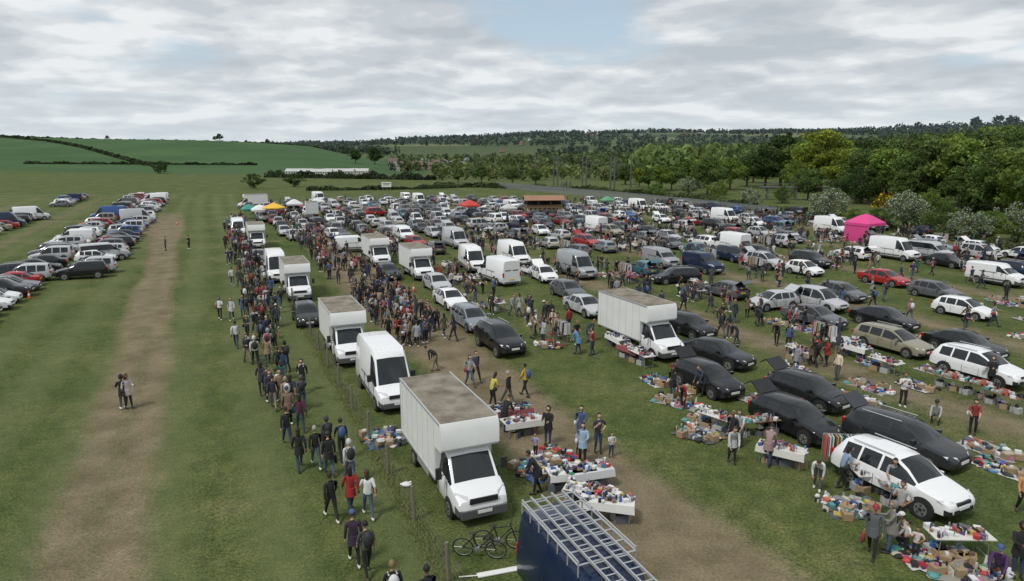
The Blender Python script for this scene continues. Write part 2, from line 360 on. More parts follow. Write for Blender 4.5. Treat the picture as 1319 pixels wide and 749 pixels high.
def luton(L_=6.8,Hb=3.25,wb=1.08):
    mb=MB(); xf=L_/2; w=.96
    st=[(xf,.42,.62,.7,.72,.62),(xf-.08,.3,.85,.92,.88,.75),(xf-.35,.28,1.02,1.08,.94,.82),(xf-.85,.28,1.2,1.26,w,.86),
        (xf-1.4,.28,1.32,2.0,w,.80),(xf-1.6,.28,1.34,2.12,w,.8),(xf-2.2,.28,1.34,2.14,w,.8)]
    loft(mb,st,['b','b','','fs','s','s'],low='greytrim')
    wheels(mb,(xf-.95,),w,.34)
    for s in (1,-1):
        mb.slab([(xf-.04,s*.5,.84),(xf-.28,s*.88,.86),(xf-.5,s*.9,1.12),(xf-.2,s*.55,1.06)][::s],.03,'lamp')
        mb.box((xf-1.2,s*(w+.26),1.55),(.1,.2,.4),'trim'); mb.tube((xf-1.25,s*w,1.45),(xf-1.2,s*(w+.25),1.5),.02,mt='trim')
        mb.box((xf-1.75,s*(w+.003),1.18),(.16,.03,.04),'trim')
        for x in (xf-1.1,xf-2.05): mb.box((x,s*(w+.001),.85),(.02,.02,.85),'trim')
    mb.box((xf-.02,0,.92),(.07,1.0,.18),'trim'); mb.box((xf+.02,0,.5),(.12,1.65,.28),'greytrim'); mb.box((xf+.09,0,.56),(.02,.52,.11),'plate_w')
    for s in (-.5,.15): mb.tube((xf-.9,s,1.29),(xf-1.22,s+.35,1.72),.014,mt='trim')
    x0,x1=-xf,xf-2.05; xh=xf-1.25; zb=.95; zl=2.2
    prof=[(x0,zb),(x1,zb),(x1,zl),(xh-.12,zl+.02),(xh,zl+.14),(xh-.02,Hb-.25),(xh-.14,Hb),(x0,Hb)]
    n=len(prof); vs=[(a,-wb,c) for a,c in prof]+[(a,wb,c) for a,c in prof]
    fs=[tuple(range(n-1,-1,-1)),tuple(range(n,2*n))]+[(i,(i+1)%n,n+(i+1)%n,n+i) for i in range(n)]
    mb.add(vs,fs,'boxwhite')
    mb.box(((x0+xh-.16)/2,0,Hb+.012),(xh-.2-x0,wb*2-.1,.02),'boxroof')
    for s in (1,-1):
        mb.box(((x0+xh-.2)/2,s*wb,Hb-.02),(xh-.2-x0,.06,.07),'alu'); mb.box(((x0+x1)/2,s*wb,zb),(x1-x0,.06,.09),'alu')
        for i in range(7): mb.box((x0+.35+i*(x1-x0)/6.6,s*(wb+.002),(zb+Hb)/2),(.02,.02,Hb-zb-.12),'render_wall')
        mb.box((x0,s*(wb-.02),(zb+Hb)/2),(.06,.06,Hb-zb),'alu'); mb.box((x0+.02,s*.85,.8),(.08,.3,.14),'redlamp')
        for i in range(4): mb.box((x0+.6+i*.9,s*(wb+.01),.9),(.06,.02,.04),'amber')
        mb.box(((x0+x1)/2+.4,s*.97,.62),(1.5,.04,.26),'alu')
    mb.box(((x0+x1)/2,0,.82),(x1-x0-.2,1.2,.22),'interior')
    for i in range(9): mb.box((x0-.02,0,zb+.15+i*.24),(.03,wb*2-.2,.015),'alu')
    xw=-xf+1.5
    for s in (1,-1):
        mb.tube((xw,s*.62,.36),(xw,s*1.0,.36),.36,n=18,mt='tyre'); mb.tube((xw,s*.99,.36),(xw,s*1.01,.36),.22,n=10,mt='rim')
        mb.box((xw,s*.9,.80),(.95,.28,.1),'interior')
    return mb
VM={}
VM['hatch']=hatch().mesh('hatchback'); VM['hatch_open']=hatch(True).mesh('hatchback_boot_open')
VM['small']=hatch(False,3.7,1.48,.83).mesh('small_hatchback')
VM['estate']=hatch(False,4.7,1.47,.9,.5,True).mesh('estate'); VM['estate_open']=hatch(True,4.7,1.47,.9,.45,True).mesh('estate_boot_open')
VM['suv']=hatch(False,4.6,1.52,.93,.35,True,.17).mesh('suv'); VM['suv_open']=hatch(True,4.6,1.52,.93,.3,True,.17).mesh('suv_boot_open')
VM['mpv']=hatch(False,4.4,1.66,.9,.55,False,.06).mesh('mpv'); VM['saloon']=saloon().mesh('saloon')
VM['van']=van().mesh('panel_van'); VM['vanlow']=van(4.8,2.0,.93).mesh('small_van'); VM['minibus']=van(5.0,2.05,.95,True).mesh('minibus')
VM['hitop']=van(5.7,2.75,.99).mesh('high_roof_van'); VM['ladder_van']=van(5.6,2.4,.99,False,True).mesh('ladder_van')
VM['luton']=luton().mesh('box_van'); VM['luton_s']=luton(6.2,3.05,1.05).mesh('box_van_short')
VN={'van':'panel_van','vanlow':'small_van','minibus':'minibus','hitop':'high_roof_van','ladder_van':'van_with_roof_ladders','luton':'box_van','luton_s':'box_van'}
VL={'hatch':4.1,'hatch_open':4.1,'small':3.7,'estate':4.7,'estate_open':4.7,'suv':4.6,'suv_open':4.6,'mpv':4.4,'saloon':4.6,'van':5.5,'vanlow':4.8,'minibus':5,'hitop':5.7,'ladder_van':5.6,'luton':6.8,'luton_s':6.2}
WHITE=(.78,.79,.8); BLACK=(.008,.009,.011); SILV=(.45,.46,.48); GREY=(.1,.105,.115); NAVY=(.01,.02,.06); RED=(.36,.018,.02); DGREY=(.025,.028,.032); BLUE=(.03,.09,.28)
PAL=[BLACK]*6+[DGREY]*3+[GREY]*4+[SILV]*9+[WHITE]*8+[NAVY]*3+[RED]*3+[BLUE]*3+[(.3,.27,.2),(.05,.14,.18),(.2,.02,.03),(.16,.17,.19),(.2,.24,.28)]
occ=[]
def nm(k): return VN.get(k,'parked_car')
def veh(k,x,y,ang,col):
    occ.append((x,y,VL[k]/2+.3,1.2,ang)); return put(nm(k),VM[k],x,y,0,ang,1,col)
def blocked(x,y,pad=.0):
    for cx,cy,a,b_,an in occ:
        dx,dy=x-cx,y-cy
        if abs(dx)<5 and abs(dy)<5:
            c,s=math.cos(an),math.sin(an)
            if abs(dx*c+dy*s)<a+pad and abs(-dx*s+dy*c)<b_+pad: return True
    return False
FA=DA+math.pi   # facing the camera along the rows
def front(k,u,v,col,da=0,rev=False):
    """vehicle with its near end at the ground point of an image pixel"""
    x,y=gp(u,v); a=FA+math.radians(da); h=VL[k]/2
    x-=math.cos(a)*h; y-=math.sin(a)*h
    return veh(k,x,y,a+(math.pi if rev else 0),col)
# row beside the fence
x,y=gp(702,646,2.4); a=FA; veh('ladder_van',x+math.cos(a)*2.9,y+math.sin(a)*2.9,a,(.004,.014,.05))
for k,u,v,c,da in [('luton',624,676,WHITE,0),('hitop',515,534,WHITE,0),('luton_s',457,474,WHITE,0),('hatch',400,424,DGREY,0),
    ('luton_s',388,390,WHITE,0),('hitop',360,366,WHITE,0),('hatch',336,342,GREY,0),('luton_s',333,322,WHITE,0),('van',308,306,WHITE,0),
    ('suv',664,463,BLACK,2),('estate',622,431,(.2,.22,.25),0),('saloon',592,402,WHITE,0),('hatch',572,379,SILV,0),('luton_s',549,363,WHITE,0),
    ('hatch',507,363,DGREY,0),('luton_s',494,345,WHITE,0),
    ('luton',868,467,WHITE,2),('saloon',773,412,SILV,0),('hatch',746,389,GREY,0),
    ('saloon',966,479,BLACK,16),('hatch_open',946,518,BLACK,2),('hatch_open',1072,578,BLACK,3),('hatch_open',1088,536,BLACK,8),
    ('suv',1238,676,WHITE,3),('hatch_open',914,440,BLACK,5),('estate_open',1240,610,DGREY,8),
    ('saloon',1292,468,BLACK,4),('estate',1196,464,(.26,.24,.17),4),('saloon',1178,430,BLACK,5),('mpv',1086,405,SILV,4),('hatch',1278,415,WHITE,6),
    ('suv',1318,505,WHITE,3),('hatch',1110,392,GREY,2),('small',1056,358,WHITE,5),('saloon',1168,372,RED,3),('hatch',1235,390,GREY,3),
    ('vanlow',1318,372,WHITE,4),('minibus',1225,338,SILV,3),('van',1180,338,WHITE,3),('van',760,362,(.3,.32,.33),0),('vanlow',868,348,(.3,.31,.33),0),
    ('vanlow',925,355,NAVY,0),('van',1090,303,WHITE,0),('van',675,345,WHITE,0)]:
    front(k,u,v,c,da)
def inpoly(x,y,poly):
    c=False; n=len(poly); j=n-1
    for i in range(n):
        xi,yi=poly[i];xj,yj=poly[j]
        if (yi>y)!=(yj>y) and x<(xj-xi)*(y-yi)/(yj-yi)+xi: c=not c
        j=i
    return c
SITE=[gp(*p) for p in [(262,330),(262,262),(440,253),(640,260),(860,264),(1100,287),(1420,335),(2300,500),(2300,900),(600,900)]]
def pickcar():
    r=R()
    return ('hatch' if r<.2 else 'small' if r<.3 else 'hatch_open' if r<.45 else 'estate_open' if r<.55 else 'suv_open' if r<.6 else 'suv' if r<.7 else
            'estate' if r<.78 else 'mpv' if r<.84 else 'saloon' if r<.93 else 'vanlow' if r<.96 else 'van')
def inview(x,y,m=.80): return y>8 and abs(x)<y*m+6
stalls=[]
for s0,l0 in [(8,128),(16.7,74),(25,60),(29.3,52),(40.5,22),(44.8,20),(54.5,22),(59,22),(68.5,25),(73,25),(82.5,25),(87,25),(96.5,30),(101,30),(108,40)]:
    l=l0+U(0,3)
    while l<175:
        step=U(5.0,7.8)
        x,y=sl(s0+U(-.8,.8),l)
        if inview(x,y) and inpoly(x,y,SITE) and not blocked(x,y,2.1) and R()<.88:
            k=pickcar()
            if s0<20 and R()<.3: k='luton_s'
            a=FA+math.radians(U(-9,9))+(math.pi if R()<.35 else 0)
            if R()<.12: a+=math.pi/2
            col=random.choice(PAL)
            if k in('van','luton_s','vanlow') and R()<.75: col=WHITE
            veh(k,x,y,a,col)
            side=-1 if s0 in (16.7,25,40.5,54.5,68.5,82.5,96.5) else 1
            stalls.append((s0+side*U(2.2,3.2),l+U(-1,1)))
            if R()<.45: stalls.append((s0+U(-.8,.8),l+step/2))
            if R()<.4: stalls.append((s0+side*U(3.2,4.6),l+U(-2,2)))
        l+=step
for _ in range(900):
    x,y=sl(U(8,72),U(98,172))
    if inpoly(x,y,SITE) and not blocked(x,y,1.8): veh(random.choice(['hatch','small','estate','suv','mpv','saloon','hatch']),x,y,FA+U(-.1,.1),random.choice(PAL))
# left hand visitor car park
PARK=[gp(*p) for p in [(-60,435),(10,408),(80,378),(150,340),(208,312),(217,290),(205,258),(130,246),(95,250),(60,280),(-60,285)]]
for s0 in [-12.0,-17.3,-31,-36.3,-47,-52.3,-63,-68.3,-79,-84]:
    l=52
    while l<210:
        x,y=sl(s0+U(-.4,.4),l)
        if inview(x,y) and inpoly(x,y,PARK) and R()<.96:
            k=random.choice(['hatch','hatch','small','estate','suv','mpv','saloon','saloon','vanlow' if R()<.4 else 'hatch','van' if l>120 and R()<.5 else 'suv'])
            a=DA-math.pi/2+(math.pi if R()<.5 else 0)+U(-.06,.06)
            veh(k,x,y,a,random.choice(PAL+[SILV]*8+[WHITE]*5+[RED]*2))
        l+=U(2.45,2.95)
for k,u,v,c in [('minibus',156,336,SILV),('van',62,284,WHITE),('vanlow',10,292,WHITE)]:
    x,y=gp(u-20,v)
    veh(k,x,y,DA-math.pi/2+.25,c)
# ---------------------------------------------------------------- people
def person(name,legs=(0,0),lean=0,arms=('down','down'),hair='short',coat=False,bag=None,crouch=False,bare=False,wide=1.0,shorts=False,hat=False):
    j={}; e=[]
    pz=.95
    if crouch: pz=.42
    j['pel']=(0,0,pz,.135*wide); j['wai']=(0,0,pz+.16,.125*wide); j['che']=(.0,0,pz+.36,.14*wide); j['nb']=(-.01,0,pz+.52,.075); j['nk']=(.0,0,pz+.6,.052)
    e+=[('pel','wai','top'),('wai','che','top'),('che','nb','top'),('nb','nk','skin')]
    for s,nme,lg,ar in ((1,'L',legs[0],arms[0]),(-1,'R',legs[1],arms[1])):
        y=s*.1
        if crouch:
            j['hp'+nme]=(.02,y,pz-.02,.1); j['kn'+nme]=(.4,s*.17,.46,.068); j['an'+nme]=(.1+.06*s,s*.14,.09,.045)
        else:
            kx=math.sin(lg)*.43+(.07 if lg<0 else .03); kz=.92-math.cos(lg)*.43
            ax=kx+math.sin(lg*1.15-(.25 if lg<0 else 0))*.42; az=max(.09,kz-math.cos(lg*1.1)*.42)
            j['hp'+nme]=(0,y*.95,.9,.1*wide); j['kn'+nme]=(kx,y,kz,.066); j['an'+nme]=(ax,y,az,.043)
        e+=[('pel','hp'+nme,'trousers' if not coat else 'top'),('hp'+nme,'kn'+nme,'trousers'),('kn'+nme,'an'+nme,'skin' if shorts else 'trousers')]
        sz=pz+.47; j['sh'+nme]=(-.01,s*.175*wide,sz,.068)
        if ar=='down': el=(-.03,s*.235,sz-.29); wr=(.05,s*.25,sz-.54)
        elif ar=='fwd': el=(.13,s*.22,sz-.25); wr=(.37,s*.15,sz-.22)
        elif ar=='back': el=(-.13,s*.235,sz-.26); wr=(-.12,s*.24,sz-.52)
        elif ar=='swing': el=(.09,s*.23,sz-.27); wr=(.24,s*.22,sz-.46)
        elif ar=='reach': el=(.2,s*.2,sz-.2); wr=(.43,s*.17,sz-.32)
        elif ar=='phone': el=(.1,s*.22,sz-.26); wr=(.26,s*.1,sz-.05)
        else: el=(-.02,s*.33,sz-.22); wr=(.1,s*.17,sz-.4)
        j['el'+nme]=(*el,.048*(1.1 if coat else 1)); j['wr'+nme]=(*wr,.033)
        e+=[('che','sh'+nme,'top'),('sh'+nme,'el'+nme,'top'),('el'+nme,'wr'+nme,'skin' if bare else 'top')]
    up={'wai':.4,'che':1,'nb':1,'nk':1}
    la=lean
    def bend(p,f=1):
        x,y,z=p[:3]; dz=z-pz; a=la*f
        return (x*math.cos(a)+dz*math.sin(a),y,pz+dz*math.cos(a)-x*math.sin(a))+tuple(p[3:])
    for k in list(j):
        if k in up: j[k]=bend(j[k],up[k])
        elif k[:2] in('sh','el','wr'): j[k]=bend(j[k])
    names=list(j)
    me=bpy.data.meshes.new('tmp'); me.from_pydata([j[k][:3] for k in names],[(names.index(a),names.index(b_)) for a,b_,_ in e],[])
    ob=bpy.data.objects.new('tmp',me); scene.collection.objects.link(ob)
    sk=ob.modifiers.new('s','SKIN'); sk.use_smooth_shade=True; sk.branch_smoothing=.6
    lay=me.skin_vertices[0] if len(me.skin_vertices) else None
    if lay is None:
        bpy.ops.object.select_all(action='DESELECT')
        bpy.context.view_layer.objects.active=ob; ob.select_set(True); bpy.ops.mesh.customdata_skin_add(); lay=me.skin_vertices[0]
    for i,k in enumerate(names):
        lay.data[i].radius=(j[k][3],j[k][3]); lay.data[i].use_root=(k=='pel')
    ss=ob.modifiers.new('u','SUBSURF'); ss.levels=1
    dg=bpy.context.evaluated_depsgraph_get(); ev=ob.evaluated_get(dg); m2=ev.to_mesh()
    mb=MB(); vs=[tuple(v.co) for v in m2.vertices]; fs=[tuple(p.vertices) for p in m2.polygons]
    segs=[(np.array(j[a][:3]),np.array(j[b_][:3]),mt) for a,b_,mt in e]
    A=np.array([s[0] for s in segs]);B=np.array([s[1] for s in segs]); ms=[]
    for f in fs:
        c=np.mean([vs[i] for i in f],axis=0); ab=B-A
        t=np.clip(((c-A)*ab).sum(1)/(ab*ab).sum(1),0,1); d=np.linalg.norm(A+ab*t[:,None]-c,axis=1); mt=segs[int(d.argmin())][2]
        if mt=='trousers' and not crouch and c[2]>pz-(.18 if coat else .04): mt='top'
        ms.append(mt)
    ev.to_mesh_clear(); bpy.data.objects.remove(ob)
    mb.add(vs,fs,ms)
    nk=Vector(j['nk'][:3]); hl=la*.7
    hd=nk+Vector((.02+math.sin(hl)*.11,0,math.cos(hl)*.11)); Mh=Matrix.Translation(hd)@Matrix.Rotation(hl,4,'Y')
    def hf(p):
        x,y,z=p
        if z<0: y*=1+.25*z; x*=1+.08*z
        if x>.6 and abs(y)<.25 and -.3<z<.15: x+=.22
        return (x,y,z)
    mb.sph((0,0,0),(.095,.078,.118),'skin',nu=14,nv=12,M=Mh,fn=hf)
    for s in (1,-1):
        mb.sph((.083,s*.03,.012),(.014,.015,.009),'plate_w',nu=6,nv=4,M=Mh); mb.sph((.093,s*.03,.012),(.006,.007,.007),'trim',nu=5,nv=4,M=Mh)
        mb.sph((0,s*.08,-.005),(.02,.012,.03),'skin',nu=6,nv=5,M=Mh)
    mb.box((.088,0,-.055),(.012,.045,.01),'lips',M=Mh)
    def hairf(p):
        x,y,z=p
        if x>.35 and z<.45: x=.3; z=max(z,.2)
        if z<-.35 and hair!='long': z=-.35
        return (x,y,z)
    mb.sph((-.012,0,.018),(.105,.09,.122),'hair',nu=14,nv=10,M=Mh,fn=hairf)
    if hair=='long': mb.sph((-.07,0,-.1),(.05,.085,.17),'hair',nu=10,nv=8,M=Mh)
    if hat:
        mb.sph((-.005,0,.05),(.11,.1,.1),'bag',nu=12,nv=8,M=Mh,fn=lambda p:(p[0],p[1],max(p[2],-.1))); mb.box((.11,0,.05),(.1,.13,.015),'bag',M=Mh)
    if hair=='hood': mb.sph((-.02,0,.0),(.125,.11,.145),'top',nu=12,nv=9,M=Mh,fn=lambda p:(min(p[0],.4),p[1],p[2]))
    for s,nme in ((1,'L'),(-1,'R')):
        w=Vector(j['wr'+nme][:3]); el=Vector(j['el'+nme][:3]); d=(w-el).normalized()
        qt=d.to_track_quat('X','Z'); Mw=Matrix.Translation(w)@qt.to_matrix().to_4x4()
        mb.sph((.05,0,0),(.055,.022,.042),'skin',nu=8,nv=6,M=Mw)
        for i,(o,ln) in enumerate(((-.03,.06),(-.01,.072),(.011,.068),(.03,.052))):
            mb.tube((.085,0,o),(.085+ln*.55,-.006*s,o*1.1),.0095,.0088,5,'skin',M=Mw); mb.tube((.085+ln*.55,-.006*s,o*1.1),(.085+ln,-.024*s,o*1.1),.0088,.007,5,'skin',M=Mw)
        mb.tube((.03,0,.03),(.065,-.02*s,.062),.012,.009,5,'skin',M=Mw)
        an=j['an'+nme]
        mb.sph((an[0]+.055,an[1],an[2]-.045),(.145,.05,.05),'shoe',nu=10,nv=6)
    if coat and not crouch:
        pe=j['pel']; mb.tube((pe[0],0,pz+.05),(pe[0]-.01,0,pz-.24),.165,.2,12,'top')
    c=Vector(j['che'][:3])
    if bag=='back':
        Mb=Matrix.Translation(c+Vector((-.22,0,-.05)))@Matrix.Rotation(la,4,'Y')
        mb.sph((0,0,0),(.12,.16,.25),'bag',nu=10,nv=8,M=Mb)
        for s in (1,-1): mb.tube(tuple(c+Vector((-.1,s*.11,.13))),tuple(c+Vector((.13,s*.11,.08))),.02,mt='bag',n=5)
    if bag=='hand':
        w=Vector(j['wrR'][:3]); mb.sph((w.x+.03,w.y-.02,w.z-.3),(.16,.07,.19),'bag',nu=8,nv=6); mb.tube((w.x+.03,w.y,w.z-.08),(w.x+.03,w.y-.02,w.z-.2),.015,.05,mt='bag',n=5)
    if bag=='hip':
        p=Vector(j['pel'][:3]); mb.sph((p.x,-.25,p.z+.02),(.15,.07,.12),'bag',nu=8,nv=6); mb.tube((p.x,-.2,p.z+.1),(c.x,.12,c.z+.17),.015,mt='bag',n=5)
    return mb.mesh(name,50)
PT={}
PT['stand']=person('standing_a',(.03,-.03)); PT['stand2']=person('standing_b',(.1,-.05),.04,('fwd','down'),'long',coat=True,bag='hip')
PT['stand3']=person('standing_c',(.02,-.06),.03,('hip','phone'),'short',bare=True,wide=1.12); PT['stand4']=person('standing_d',(.05,0),0,('fwd','fwd'),'hood',coat=True,wide=1.08)
PT['walk']=person('walking_a',(.42,-.38),.05,('back','swing'),'short',wide=1.05); PT['walk2']=person('walking_b',(-.36,.4),.05,('swing','back'),'long',coat=True)
PT['walk3']=person('walking_c',(.3,-.3),.08,('down','down'),'short',bag='hand',hat=True,coat=True,wide=1.08); PT['walk4']=person('walking_d',(-.28,.3),.08,('swing','down'),'short',bag='back',bare=True)
PT['walk5']=person('walking_e',(.34,-.3),.04,('fwd','back'),'long',bare=True,bag='hip',wide=.95); PT['walk6']=person('walking_f',(.38,-.34),.04,('back','fwd'),'hood',bag='back',wide=1.12)
PT['browse']=person('browsing_a',(.1,-.12),.5,('reach','reach'),'short',coat=True); PT['browse2']=person('browsing_b',(-.05,.12),.32,('reach','fwd'),'long',bare=True,bag='hip')
PT['bend']=person('bending',(.15,-.1),1.05,('reach','reach'),'short'); PT['crouch']=person('crouching',(0,0),.35,('reach','reach'),'short',crouch=True,hat=True)
WALK=['walk','walk2','walk3','walk4','walk5','walk6']; STAND=['stand','stand2','stand3','stand4','browse2']; BR=['browse','browse2','bend','stand2','stand']
CL=[(.016,.016,.018)]*10+[(.03,.035,.05)]*4+[(.05,.05,.055)]*3+[(.55,.55,.55),(.4,.4,.42),(.12,.12,.13),(.025,.04,.1),(.06,.1,.2),(.28,.03,.03),(.06,.075,.04),(.13,.09,.055),(.28,.2,.13),(.3,.32,.35),(.4,.14,.18),(.02,.1,.09),(.6,.58,.52)]
PN={'walk':'walking_person','stan':'standing_person','brow':'browsing_person','bend':'bending_person','crou':'crouching_person'}
def ppl(k,x,y,ang,col=None,sc=None,name=None):
    sc=U(.93,1.05) if sc is None else sc
    return put(name or PN[k[:4]],PT[k],x,y,0,ang,sc,col or random.choice(CL))
BK=(.014,.014,.016); WT=(.7,.7,.7)
near=[('walk4',474,742,0,(.07,.075,.05)),('walk3',457,727,0,(.035,.02,.045)),('walk',428,671,0,BK),('walk2',453,662,0,(.3,.02,.02)),('walk5',475,667,0,WT),
 ('walk6',452,622,0,(.5,.5,.5)),('walk3',425,612,0,BK),('walk',408,603,0,BK),('walk2',387,606,0,BK),('walk4',441,592,0,BK),('walk6',423,588,0,(.05,.05,.06)),('walk',371,575,0,BK),
 ('walk5',388,556,0,(.09,.02,.05)),('walk3',372,545,0,(.2,.14,.1)),('walk6',390,528,0,(.08,.08,.09)),('walk',353,528,0,(.03,.03,.04)),('walk2',338,508,0,(.04,.04,.05)),
 ('walk4',508,800,0,BK),('walk',552,806,0,BK),
 ('stand4',160,527,.6,BK),('stand2',166,526,-2.4,(.5,.45,.45)),('walk5',284,412,3,WT),('walk2',299,413,3,(.5,.52,.55)),('stand',214,323,2,(.05,.05,.05)),('stand3',244,321,1,BK),
 ('walk',655,522,.6,BK),('walk4',677,511,.4,(.55,.38,.04)),('stand4',706,573,2.2,BK),('stand2',750,597,2.6,(.3,.42,.55)),('stand3',770,583,3.0,(.04,.04,.05)),
 ('browse',692,636,1.1,BK),('walk5',605,498,3.2,(.35,.36,.38)),('walk',613,492,3.2,(.06,.06,.1)),('browse',650,556,-1,BK),('browse2',634,524,-1.3,(.5,.45,.1)),
 ('stand2',748,572,2.6,(.06,.09,.2)),('bend',562,478,1,BK),('stand',690,432,1,WT),('stand2',700,443,2,(.4,.41,.43)),('browse',745,456,.5,(.1,.25,.4)),('stand3',763,458,.7,(.28,.03,.04)),
 ('stand3',1162,524,2.5,WT),('bend',1052,630,2.4,WT),('browse2',1083,630,-2,(.22,.3,.42)),('walk3',1122,716,2,(.1,.11,.12)),('stand4',1145,712,1,(.2,.19,.17)),('stand3',1157,682,2,(.35,.36,.36)),
 ('stand4',1308,742,2.6,BK),('crouch',1285,745,2,(.08,.03,.12)),('browse',942,596,2.5,(.5,.51,.52)),('browse2',952,575,2,(.5,.55,.6)),('bend',880,525,2,(.3,.02,.03)),('stand2',866,515,2,BK),
 ('walk',1052,466,1,(.4,.02,.02)),('stand',1015,452,2,(.06,.09,.2)),('browse',1000,445,2,BK),('crouch',1205,545,2,(.4,.4,.4)),('browse2',1252,560,2.2,(.3,.05,.05)),('stand4',1275,500,2,BK),
 ('stand',1078,490,1.5,(.7,.6,.45)),('browse',988,600,-1,(.3,.2,.2)),('crouch',1168,706,1,(.4,.35,.35)),('stand',942,580,2,BK),('stand2',860,440,1,BK),('stand3',930,420,2,BK),('walk',1316,665,2.4,(.5,.25,.1)),
 ('browse2',1148,645,2.2,(.3,.32,.35)),('browse',905,510,1.5,(.04,.05,.08)),('stand2',1025,480,2,(.25,.25,.3))]
for k,u,v,a,c in near:
    x,y=gp(u,v); ppl(k,x,y,DA+a+U(-.15,.15),c,1.0)
for u,v,a,c in [(787,589,3,(.6,.62,.65)),(745,585,3,(.4,.3,.35)),(1178,720,2,(.6,.5,.5)),(1166,712,1,WT),(690,590,2,(.3,.3,.5))]:
    x,y=gp(u,v); ppl('stand3',x,y,DA+a,c,.62,'standing_child')
l=33.5
while l<132:
    for _ in range(2):
        s=2.6+rng.normal(0,.6+.004*l)+.012*(l-30); x,y=sl(min(s,5.0),l+U(-.5,.5))
        if R()<.88: ppl(random.choice(WALK),x,y,DA+(math.pi if R()<.15 else 0)+U(-.35,.35),None)
    l+=1.0
def crowd(n,s0,s1,l0,l1,kinds,face=None):
    for _ in range(n):
        s=U(s0,s1); l=U(l0,l1); x,y=sl(s,l)
        if not inview(x,y) or blocked(x,y) or not inpoly(x,y,SITE): continue
        k=random.choice(kinds); a=(DA+(0 if R()<.5 else math.pi)+U(-.5,.5)) if k.startswith('walk') else U(0,6.28)
        ppl(k,x,y,a)
crowd(92,10.2,14.2,42,60,WALK+STAND+STAND); crowd(165,10,15,60,140,WALK+STAND+BR)
crowd(24,19,22.5,38,58,WALK+STAND+BR); crowd(90,19,22.5,58,140,WALK+STAND+BR)
crowd(45,30,38,28,62,WALK+STAND+BR); crowd(85,30,38,60,130,WALK+STAND+BR)
for a in (46,60,74,88): crowd(75,a,a+7,30,125,WALK+STAND+BR)
crowd(16,-12,-7,85,150,WALK+STAND); crowd(12,-28,-24,75,130,WALK)
# ---------------------------------------------------------------- stalls
GC=[(.68,.68,.68)]*7+[(.02,.02,.022)]*7+[(.45,.04,.04),(.5,.12,.07),(.04,.1,.34),(.06,.22,.45),(.5,.38,.08),(.05,.24,.12),(.42,.14,.26),(.25,.15,.08),(.35,.3,.22),(.1,.1,.12),(.3,.3,.32),(.5,.46,.36),(.08,.04,.15),(.08,.28,.28),(.4,.36,.3),(.2,.2,.22),(.14,.09,.05),(.06,.07,.1)]
def item(mb,x,y,z,k=1):
    c=random.choice(GC); r=R(); s=U(.6,1.3)*k
    if r<.42: mb.box((x,y,z+.06*s),(.22*s,.16*s,.12*s),'goods',c,U(0,3))
    elif r<.58: mb.tube((x,y,z),(x,y,z+U(.12,.28)*s),.05*s,U(.02,.06)*s,7,'goods',c)
    elif r<.7: mb.sph((x,y,z+.07*s),(.1*s,.08*s,.08*s),'goods',c,6,5)
    elif r<.88:
        mb.box((x,y,z+.02),(.34*s,.26*s,.04),'goods',c,U(0,3)); mb.sph((x,y,z+.05),(.15*s,.11*s,.05*s),'goods',tuple(v*.8 for v in c),7,4)
    else:
        mb.box((x,y,z+.1*s),(.3*s,.02,.2*s),'goods',c,U(0,3)); mb.box((x+.05,y+.05,z+.05),(.1,.1,.1),'goods',random.choice(GC))
def table(seed,cloth=None,wood=False,n=38,Lt=1.85):
    random.seed(seed); mb=MB(); W=.76
    mb.box((0,0,.735),(Lt,W,.03),'wood' if wood else 'goods',cloth or (.65,.64,.6))
    for i in (-1,1):
        for j in (-1,1): mb.tube((i*(Lt/2-.15),j*.3,0),(i*(Lt/2-.2),j*.3,.72),.018,mt='steel',n=5)
        mb.tube((i*(Lt/2-.16),-.3,.12),(i*(Lt/2-.16),.3,.12),.014,mt='steel',n=5)
    if cloth:
        for j in (-1,1): mb.slab([(-Lt/2,j*(W/2+.004),.74),(Lt/2,j*(W/2+.004),.74),(Lt/2+.02,j*(W/2+.05),.5),(-Lt/2-.02,j*(W/2+.05),.46)],.008,'goods',cloth)
    for _ in range(n): item(mb,U(-Lt/2+.08,Lt/2-.08),U(-.32,.32),.752,.85)
    for _ in range(5):
        x=U(-.8,.8); mb.box((x,U(-.2,.2),.14),(.42,.32,.28),'goods',random.choice([(.33,.24,.14),(.1,.11,.13),(.4,.4,.4)]),U(0,1)); item(mb,x,0,.28)
    return mb.mesh('table_%d'%seed)
